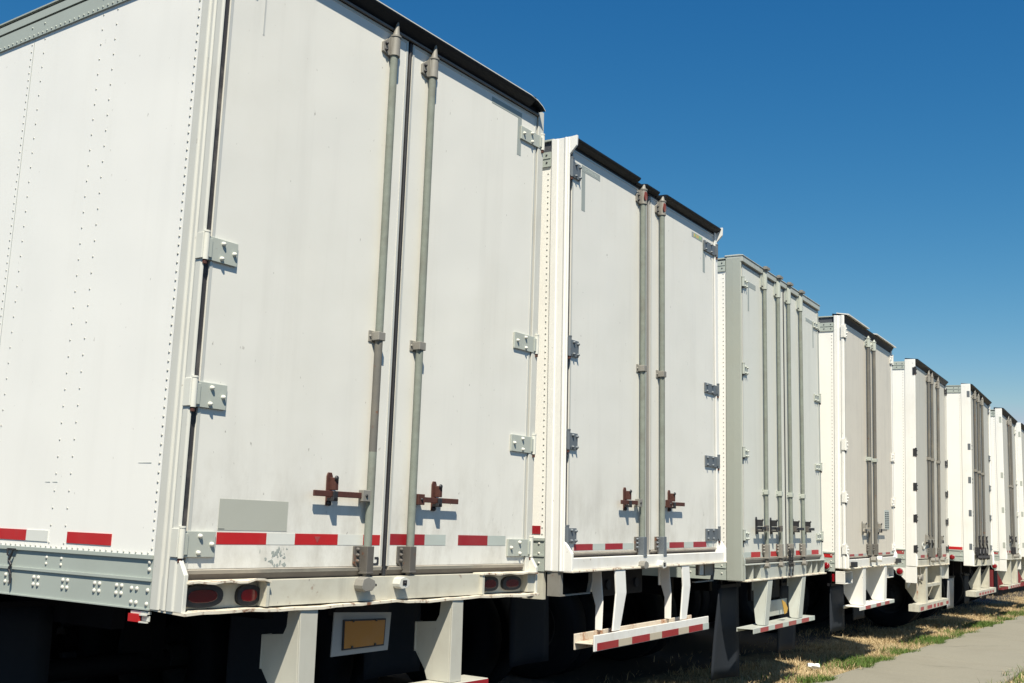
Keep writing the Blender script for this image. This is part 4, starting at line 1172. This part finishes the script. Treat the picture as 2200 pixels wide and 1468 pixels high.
# ================================================================== SEVENTH TRAILER
def build_t7():
    c = dict(rail=(1.12, 1.30), toprail=(3.910, 4.032), seam=0.130, side=WHITE_SIDE, wheel_v=1.6,
             zb=1.142, post_top=4.062, post_v=0.002, sill_front=-0.012, sill_top=1.240, post_mat=WHITE_POST, post_mat_r=WHITE_POST,
             post_prof=[(0.0, 0.130), (-0.010, 0.126), (-0.012, 0.07), (-0.010, 0.008), (-0.004, 0.002)],
             post_extra=[lambda b, s: b.box(-0.006, 0.02, 0.002, 0.130, 0.925, 1.142) if not s else b.box(W-0.02, W+0.006, 0.002, 0.13, 0.925, 1.142)],
             vd=0.03, door_z=(1.262, 3.97), door_mat=DULL_DOOR, hdr_top=4.088, lip=(-0.02, 4.075), hdr_mat=HEADER_SHADE,
             hdr_segs=[(0.0, W, -0.025, 4.072)])
    T = trailer('white trailer with long corner post and two dark rods, red container behind it', (19.70967, 0.556), (0.0776, 0.00267, 0.00537), c)
    header(T, c)
    vd = 0.03
    S = plain_sill(T, c, [CREAM_SILL, CREAM_SILL])
    DL = door(T, c, 0.04, 1.275, 0)
    DR = door(T, c, 1.315, 2.54, 1)
    center_gasket(DL, 1.276, 1.314, vd, 1.25, 3.965)
    hm = [HINGE_CREAM, HINGE_GREY, STEEL_DARK]
    for D, side, u in ((DL, 0, 0.01), (DR, 1, 2.575)):
        for z0, z1 in ((3.78, 3.89), (2.70, 2.80), (2.03, 2.13), (1.36, 1.46)):
            hinge(D, u, vd, z0, z1, side, hm, 0.14 if side == 0 else 0.22, bolts=4, near=False)
    mt = dict(rod=ROD_DARK, socket_top=SOCKET, socket_bot=STEEL_DARK)
    for D, u in ((DL, 1.06), (DR, 1.42)):
        rod(D, u, 0.0, 0.0205, 1.38, 3.85, (2.60,), mt, 4.05, near=False)
        keeper(D, u, 0.0, 1.21, [SOCKET, STEEL_DARK, STEEL_DARK], near=False)
        handle(D, u-0.05 if u < 1.3 else u+0.05, u-0.3 if u < 1.3 else u+0.3, -0.01, 1.52, [STEEL_DARK, STEEL_DARK, STEEL_DARK], near=False, vd=vd)
    tape_strip(DL, [(0.2, 0.5, FADED_TAPE), (0.7, 0.95, FADED_TAPE)], vd, 1.275, 1.315)
    c['guard'] = dict(v=0.0, depth=0.14, posts=[(0.60, 0.74, 0.60, 0.74), (1.76, 1.90, 1.72, 1.88)], bar=(0.0, 2.18, 0.600, 0.655), style='angle',
                      web=[(0.004, 1.0), (0.20, 1.0), (0.24, 0.45), (0.14, 0.02), (0.004, 0.0)],
                      mat_post=CREAM_SILL, mat_bar=CREAM_SILL, tz=(0.605, 0.645),
                      tape=[(0.35+0.4*k, 0.6+0.4*k, FADED_TAPE) for k in range(5)])
    guard(T, c)
    b = MB(); b.prism([(0.13, 1.14), (0.30, 1.14), (0.30, 1.08), (0.22, 0.93), (0.13, 0.93)], 'u', -0.004, 0.02); b.build('rail_gusset', WHITE_SILL, T)
    round_marker(T, 0.218, 1.012, 0.045, -0.004)
    side_tape(T, [(0.15, 0.34, FADED_TAPE)], 1.24, 1.28, -0.0078)
    mud_flap(T, 0.06, 0.62, 0.46, 0.36, 0.90, FLAP, 0.01)
    mud_flap(T, 1.95, 2.5, 0.46, 0.36, 0.90, FLAP, 0.01)

# ================================================================== EIGHTH TRAILER (only its white edge is in the photograph)
def build_t8():
    c = dict(rail=(1.15, 1.33), toprail=(3.96, 4.07), seam=0.150, side=WHITE_SIDE, wheel_v=1.6,
             zb=1.16, post_top=4.10, post_v=0.002, sill_front=-0.012, sill_top=1.250, post_mat=WHITE_POST, post_mat_r=WHITE_POST,
             post_prof=[(0.0, 0.150), (-0.010, 0.146), (-0.012, 0.07), (-0.010, 0.008), (-0.004, 0.002)],
             vd=0.03, door_z=(1.272, 3.99), door_mat=DULL_DOOR, hdr_top=4.11, lip=(-0.02, 4.09), hdr_mat=HEADER_SHADE,
             hdr_segs=[(0.0, W, -0.025, 4.088)])
    T = trailer('farthest white trailer, only its plain white corner showing at the edge of the row', (23.02, 0.78), (0.0776, 0.0, 0.003), c)
    header(T, c)
    vd = 0.03
    plain_sill(T, c, [CREAM_SILL, CREAM_SILL])
    DL = door(T, c, 0.04, 1.275, 0)
    DR = door(T, c, 1.315, 2.54, 1)
    center_gasket(DL, 1.276, 1.314, vd, 1.25, 3.965)
    hm = [HINGE_CREAM, HINGE_GREY, STEEL_DARK]
    for D, side, u in ((DL, 0, 0.01), (DR, 1, 2.575)):
        for z0, z1 in ((3.78, 3.89), (2.70, 2.80), (2.03, 2.13), (1.36, 1.46)):
            hinge(D, u, vd, z0, z1, side, hm, 0.14, bolts=4, near=False)
    mt = dict(rod=ROD_DARK, socket_top=SOCKET, socket_bot=STEEL_DARK)
    for D, u in ((DL, 1.06), (DR, 1.42)):
        rod(D, u, 0.0, 0.0205, 1.38, 3.85, (2.60,), mt, 4.05, near=False)
    c['guard'] = dict(v=0.0, depth=0.14, posts=[(0.60, 0.74, 0.60, 0.74), (1.76, 1.90, 1.72, 1.88)], bar=(0.2, 2.38, 0.600, 0.655), style='angle',
                      web=[(0.004, 1.0), (0.20, 1.0), (0.24, 0.45), (0.14, 0.02), (0.004, 0.0)], mat_post=CREAM_SILL, mat_bar=CREAM_SILL)
    guard(T, c)

build_t1(); build_t2(); build_t3(); build_t4(); build_t5(); build_t6(); build_t7(); build_t8()

# ================================================================== ground, walk, grass
def yl(x): return 0.03+0.0262*x
def plane_mat_ground():
    m = mat('soil_with_painted_shade', (0.032, 0.028, 0.024), 0.95, mottle=0.5, mottle_scale=9, grain=0.5)  # soil tone kept near black to deepen the shade under the trailers
    nt = m.node_tree
    b = nt.nodes['Principled BSDF']
    src = b.inputs['Base Color'].links[0].from_socket
    geo = nt.nodes.new('ShaderNodeNewGeometry')
    sep = nt.nodes.new('ShaderNodeSeparateXYZ')
    nt.links.new(geo.outputs['Position'], sep.inputs[0])
    n = nt.nodes.new('ShaderNodeTexNoise'); n.inputs['Scale'].default_value = 1.6; n.inputs['Detail'].default_value = 6
    nt.links.new(geo.outputs['Position'], n.inputs['Vector'])
    # band coordinate: distance from the walk edge, roughened by noise
    mul = nt.nodes.new('ShaderNodeMath'); mul.operation = 'MULTIPLY_ADD'
    nt.links.new(sep.outputs['X'], mul.inputs[0]); mul.inputs[1].default_value = -0.0262; nt.links.new(sep.outputs['Y'], mul.inputs[2])
    add = nt.nodes.new('ShaderNodeMath'); add.operation = 'MULTIPLY_ADD'
    nt.links.new(n.outputs['Fac'], add.inputs[0]); add.inputs[1].default_value = 1.6; nt.links.new(mul.outputs[0], add.inputs[2])
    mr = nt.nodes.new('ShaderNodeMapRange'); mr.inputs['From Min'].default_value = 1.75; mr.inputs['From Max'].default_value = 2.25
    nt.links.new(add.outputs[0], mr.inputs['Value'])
    # unseen lot in front and to the left, darkened to cut bounced light
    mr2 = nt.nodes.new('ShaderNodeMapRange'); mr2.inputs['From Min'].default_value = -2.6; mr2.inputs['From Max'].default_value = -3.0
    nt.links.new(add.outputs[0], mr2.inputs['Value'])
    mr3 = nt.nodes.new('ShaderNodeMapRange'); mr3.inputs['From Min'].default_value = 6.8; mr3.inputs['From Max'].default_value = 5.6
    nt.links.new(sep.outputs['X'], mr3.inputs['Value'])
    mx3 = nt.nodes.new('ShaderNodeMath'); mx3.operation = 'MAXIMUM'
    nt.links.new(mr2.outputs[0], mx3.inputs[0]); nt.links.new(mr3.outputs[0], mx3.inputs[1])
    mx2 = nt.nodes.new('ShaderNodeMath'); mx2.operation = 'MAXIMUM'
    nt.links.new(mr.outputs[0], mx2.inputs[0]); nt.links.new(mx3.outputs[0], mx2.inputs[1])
    n2 = nt.nodes.new('ShaderNodeTexNoise'); n2.inputs['Scale'].default_value = 35; n2.inputs['Detail'].default_value = 5
    nt.links.new(geo.outputs['Position'], n2.inputs['Vector'])
    cr = nt.nodes.new('ShaderNodeValToRGB')
    cr.color_ramp.elements[0].position = 0.3; cr.color_ramp.elements[0].color = (0.12, 0.095, 0.055, 1)
    cr.color_ramp.elements[1].position = 0.7; cr.color_ramp.elements[1].color = (0.46, 0.36, 0.20, 1)
    nt.links.new(n2.outputs['Fac'], cr.inputs[0])
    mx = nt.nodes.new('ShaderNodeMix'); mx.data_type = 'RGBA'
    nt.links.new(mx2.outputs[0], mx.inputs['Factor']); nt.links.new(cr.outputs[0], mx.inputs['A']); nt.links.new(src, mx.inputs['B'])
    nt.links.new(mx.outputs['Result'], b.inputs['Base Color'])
    return m
g = MB()
g.add([(-400, -400, 0), (600, -400, 0), (600, 600, 0), (-400, 600, 0)], [(0, 1, 2, 3)])
o = g.build('ground', plane_mat_ground()); o['kind'] = 'structure'

CONC = mat('weathered_concrete', (0.245, 0.230, 0.183), 0.85, dirt=0.5, dirt_col=(0.175, 0.16, 0.12), dirt_scale=1.2, mottle=0.18, mottle_scale=30, grain=0.18, bump=0.15, bump_scale=60)
p = MB()
x = 6.15
while x < 60:
    x1 = x+1.83
    sk = -0.28
    p.add([(x+sk, yl(x)-1.50, -0.05), (x1-0.010+sk, yl(x1)-1.50, -0.05), (x1-0.010, yl(x1), -0.05), (x, yl(x), -0.05),
           (x+sk, yl(x)-1.50, 0.035), (x1-0.010+sk, yl(x1)-1.50, 0.035), (x1-0.010, yl(x1), 0.035), (x, yl(x), 0.035)],
          [(0, 3, 2, 1), (4, 5, 6, 7), (0, 1, 5, 4), (1, 2, 6, 5), (2, 3, 7, 6), (3, 0, 4, 7)])
    x = x1
o = p.build('path', CONC, None, 0.006); o['kind'] = 'structure'
MB().add([(6.1, yl(6)-1.48, 0.026), (59.5, yl(59.5)-1.48, 0.026), (59.5, yl(59.5)-0.02, 0.026), (6.3, yl(6)-0.02, 0.026)], [(0, 1, 2, 3)]).build('path_joint_fill', mat('joint_dirt', (0.10, 0.09, 0.07), 0.95))['kind'] = 'structure'

random.seed(31)
cm = mat('crack_dirt', (0.085, 0.078, 0.062), 0.95)
for (x0, y0, x1, y1) in ((10.6, 0.30, 10.9, -1.2), (12.9, 0.36, 14.2, -0.5), (16.1, 0.45, 16.4, -1.0), (19.0, 0.3, 21.5, -0.4)):
    b = MB(); n = 26; L = []; Rr = []
    for i in range(n+1):
        t = i/n
        px = x0+(x1-x0)*t+0.05*math.sin(t*17+x0)+random.uniform(-0.018, 0.018); py = y0+(y1-y0)*t+0.04*math.sin(t*13)+random.uniform(-0.018, 0.018)
        w = 0.0035*(0.4+random.random())
        L.append((px-w, py-w, 0.0362)); Rr.append((px+w, py+w, 0.0362))
    b.add(L+Rr, [(i, i+1, n+2+i, n+1+i) for i in range(n)])
    q = b.build('crack', cm, bpy.data.objects['path'])

def leaf_mat(name, cols, rough=0.7):
    m = bpy.data.materials.new(name); m.use_nodes = True
    nt = m.node_tree; b = nt.nodes['Principled BSDF']
    b.inputs['Roughness'].default_value = rough
    b.inputs['Specular IOR Level'].default_value = 0.2
    geo = nt.nodes.new('ShaderNodeNewGeometry')
    cr = nt.nodes.new('ShaderNodeValToRGB')
    e = cr.color_ramp.elements
    e[0].position = 0; e[0].color = (*cols[0], 1)
    e[1].position = 1; e[1].color = (*cols[-1], 1)
    for i, c in enumerate(cols[1:-1]):
        q = e.new((i+1)/(len(cols)-1)); q.color = (*c, 1)
    nt.links.new(geo.outputs['Random Per Island'], cr.inputs[0])
    nt.links.new(cr.outputs[0], b.inputs['Base Color'])
    return m

def blades(name, xs, ys, hs, ws, lean, mtl, label):
    n = len(xs)
    ang = rng.uniform(0, 2*np.pi, n)
    la = rng.uniform(0, 2*np.pi, n)
    ln = np.abs(rng.normal(lean, lean*0.5, n))
    ln = np.clip(ln, 0.05, 1.9)
    base = np.stack([xs, ys, np.zeros(n)-0.005], 1)
    side = np.stack([np.cos(ang), np.sin(ang), np.zeros(n)], 1)*ws[:, None]
    dirn = np.stack([np.cos(la), np.sin(la), np.zeros(n)], 1)
    k = 1/np.sqrt(1+ln**2)
    mid = base+dirn*(ln*hs*0.35*k)[:, None]+np.array([0, 0, 1])*(hs*0.62*k)[:, None]
    tip = base+dirn*(ln*hs*k*1.0)[:, None]+np.array([0, 0, 1])*(hs*0.95*k)[:, None]
    V = np.stack([base-side, base+side, mid+side*0.7, mid-side*0.7, tip], 1).reshape(-1, 3)
    i = np.arange(n)*5
    me = bpy.data.meshes.new(name)
    me.vertices.add(len(V)); me.vertices.foreach_set('co', V.ravel().astype(np.float32))
    loops = np.concatenate([np.stack([i, i+1, i+2, i+3], 1), ], 1)
    tri = np.stack([i+3, i+2, i+4], 1)
    allv = np.concatenate([loops, tri], 1).ravel()
    starts = (np.arange(n)[:, None]*7+np.array([0, 4])).ravel()
    me.loops.add(len(allv)); me.loops.foreach_set('vertex_index', allv.astype(np.int32))
    me.polygons.add(2*n)
    me.polygons.foreach_set('loop_start', starts.astype(np.int32))
    me.update(calc_edges=True); me.validate()
    me.materials.append(mtl)
    ob = bpy.data.objects.new(name, me); COL.objects.link(ob)
    ob['kind'] = 'stuff'; ob['label'] = label; ob['category'] = 'grass'
    return ob

STRAW = leaf_mat('straw_grass', [(0.27, 0.18, 0.09), (0.52, 0.40, 0.23), (0.62, 0.50, 0.31), (0.45, 0.35, 0.20), (0.30, 0.21, 0.115)])
GREEN = leaf_mat('green_grass_blade', [(0.05, 0.10, 0.02), (0.10, 0.17, 0.035), (0.07, 0.13, 0.025), (0.16, 0.20, 0.05)])

def clumpy(x, y, f=1.0):
    return 0.5+0.25*np.sin(x*2.3*f+1.3*np.sin(y*3.1*f))+0.25*np.sin(y*4.7*f+x*1.1*f+0.7*np.sin(x*3.9*f))
# dry verge between the walk and the trailers
N = 170000
xs = 6.2+27*rng.random(N)**1.25
off = rng.random(N)**1.15*2.0
ys = yl(xs)+off-0.03+0.04*np.sin(xs*5)+0.03*np.sin(xs*13.7)
dens = clumpy(xs, ys)
keep = rng.random(N) < np.clip(0.25+dens*0.9, 0, 1)*np.clip((1.55-off-0.35*clumpy(xs*0.9+3, xs*0.3))*1.6, 0.012+0.10*(xs > 12), 1)
xs, ys, off = xs[keep], ys[keep], off[keep]
hs = (0.035+0.055*rng.random(len(xs)))*(0.6+0.9*clumpy(xs*1.7, ys*1.7))
blades('dry_grass', xs, ys, hs, 0.0022+0.002*rng.random(len(xs)), 1.3, STRAW, 'dry straw-coloured grass on the verge below the trailers')
# green weeds along the walk edge, in patches
N = 60000
xs = 6.2+27*rng.random(N)**1.25
off = np.abs(rng.normal(0.10, 0.16, N))
ys = yl(xs)+off-0.06+0.05*np.sin(xs*5)
pt = clumpy(xs*1.3+2, ys*0.8, 1.1)
keep = rng.random(N) < np.clip((pt-0.42)*3.0, 0.015, 1)
xs, ys, off = xs[keep], ys[keep], off[keep]
hs = (0.045+0.085*rng.random(len(xs)))
blades('green_grass', xs, ys, hs, 0.003+0.003*rng.random(len(xs)), 0.8, GREEN, 'green weeds growing along the edge of the concrete walk')
# lawn on the far side of the walk
N = 42000
xs = 6.3+24*rng.random(N)**1.3
off = rng.random(N)**0.8*2.2
ys = yl(xs)-1.50-off+0.10*np.abs(np.sin(xs*1.9))*(off < 0.4)+0.06
hs = 0.05+0.09*rng.random(N)
gsel = rng.random(N) < 0.6
blades('green_grass', xs[gsel], ys[gsel], hs[gsel], 0.003+0.003*rng.random(gsel.sum()), 0.8, GREEN, 'rough green grass on the near side of the walk')
blades('dry_grass', xs[~gsel], ys[~gsel], hs[~gsel], 0.0025+0.002*rng.random((~gsel).sum()), 1.1, STRAW, 'dry blades mixed in the grass on the near side of the walk')

# crumpled white paper on the verge
b = MB()
random.seed(5)
nr, ns = 9, 6
vs = []; fs = []
for j in range(ns):
    t = j/(ns-1)
    for i in range(nr):
        a = 2*math.pi*i/nr
        r = 0.034*(0.8+0.4*t)*random.uniform(0.72, 1.15)
        vs.append((t*0.13-0.065, r*math.cos(a), 0.030+r*0.8*math.sin(a)))
for j in range(ns-1):
    for i in range(nr):
        fs.append((j*nr+i, j*nr+(i+1) % nr, (j+1)*nr+(i+1) % nr, (j+1)*nr+i))
fs.append(tuple(range(nr)))
b.add(vs, fs)
o = b.build('paper_cup', mat('white_paper', (0.85, 0.85, 0.83), 0.6))
o.location = (9.09, 0.60, 0.045); o.rotation_euler = (0.2, 0.1, -0.9)
o['label'] = 'crumpled white paper cup lying on the dry grass verge'; o['category'] = 'litter'

# red container standing beyond the row
K = thing('waste_container', 'dark red ribbed steel container with a grey band, beyond the last trailers', 'container', (29.0, 2.45, 0), (0, 0, 0.03))
b = MB()
L_, D_, H_ = 6.0, 2.3, 1.75
b.box(0, L_, 0, D_, 0.16, H_)
k = 0.0
while k < L_-0.1:
    b.prism([(k, 0), (k+0.05, -0.06), (k+0.14, -0.06), (k+0.19, 0)], 'z', 0.16, H_-0.08); k += 0.42
for k in (0.2, 0.8, 1.4, 2.0): b.box(-0.06, 0, k, k+0.1, 0.16, H_-0.08)
b.box(-0.07, L_+0.05, -0.07, D_+0.05, H_-0.08, H_)
b.build('container_body', RED_SKIP, K, 0.01)
MB().box(-0.075, L_, -0.075, -0.061, 0.86, 1.0).build('grey_band', mat('grey_band_paint', (0.42, 0.44, 0.45), 0.5), K)
b = MB()
b.box(0.0, L_, 0.1, 0.22, 0.0, 0.16); b.box(0.0, L_, D_-0.22, D_-0.1, 0.0, 0.16)
b.build('skid_rail', CHASSIS, K)
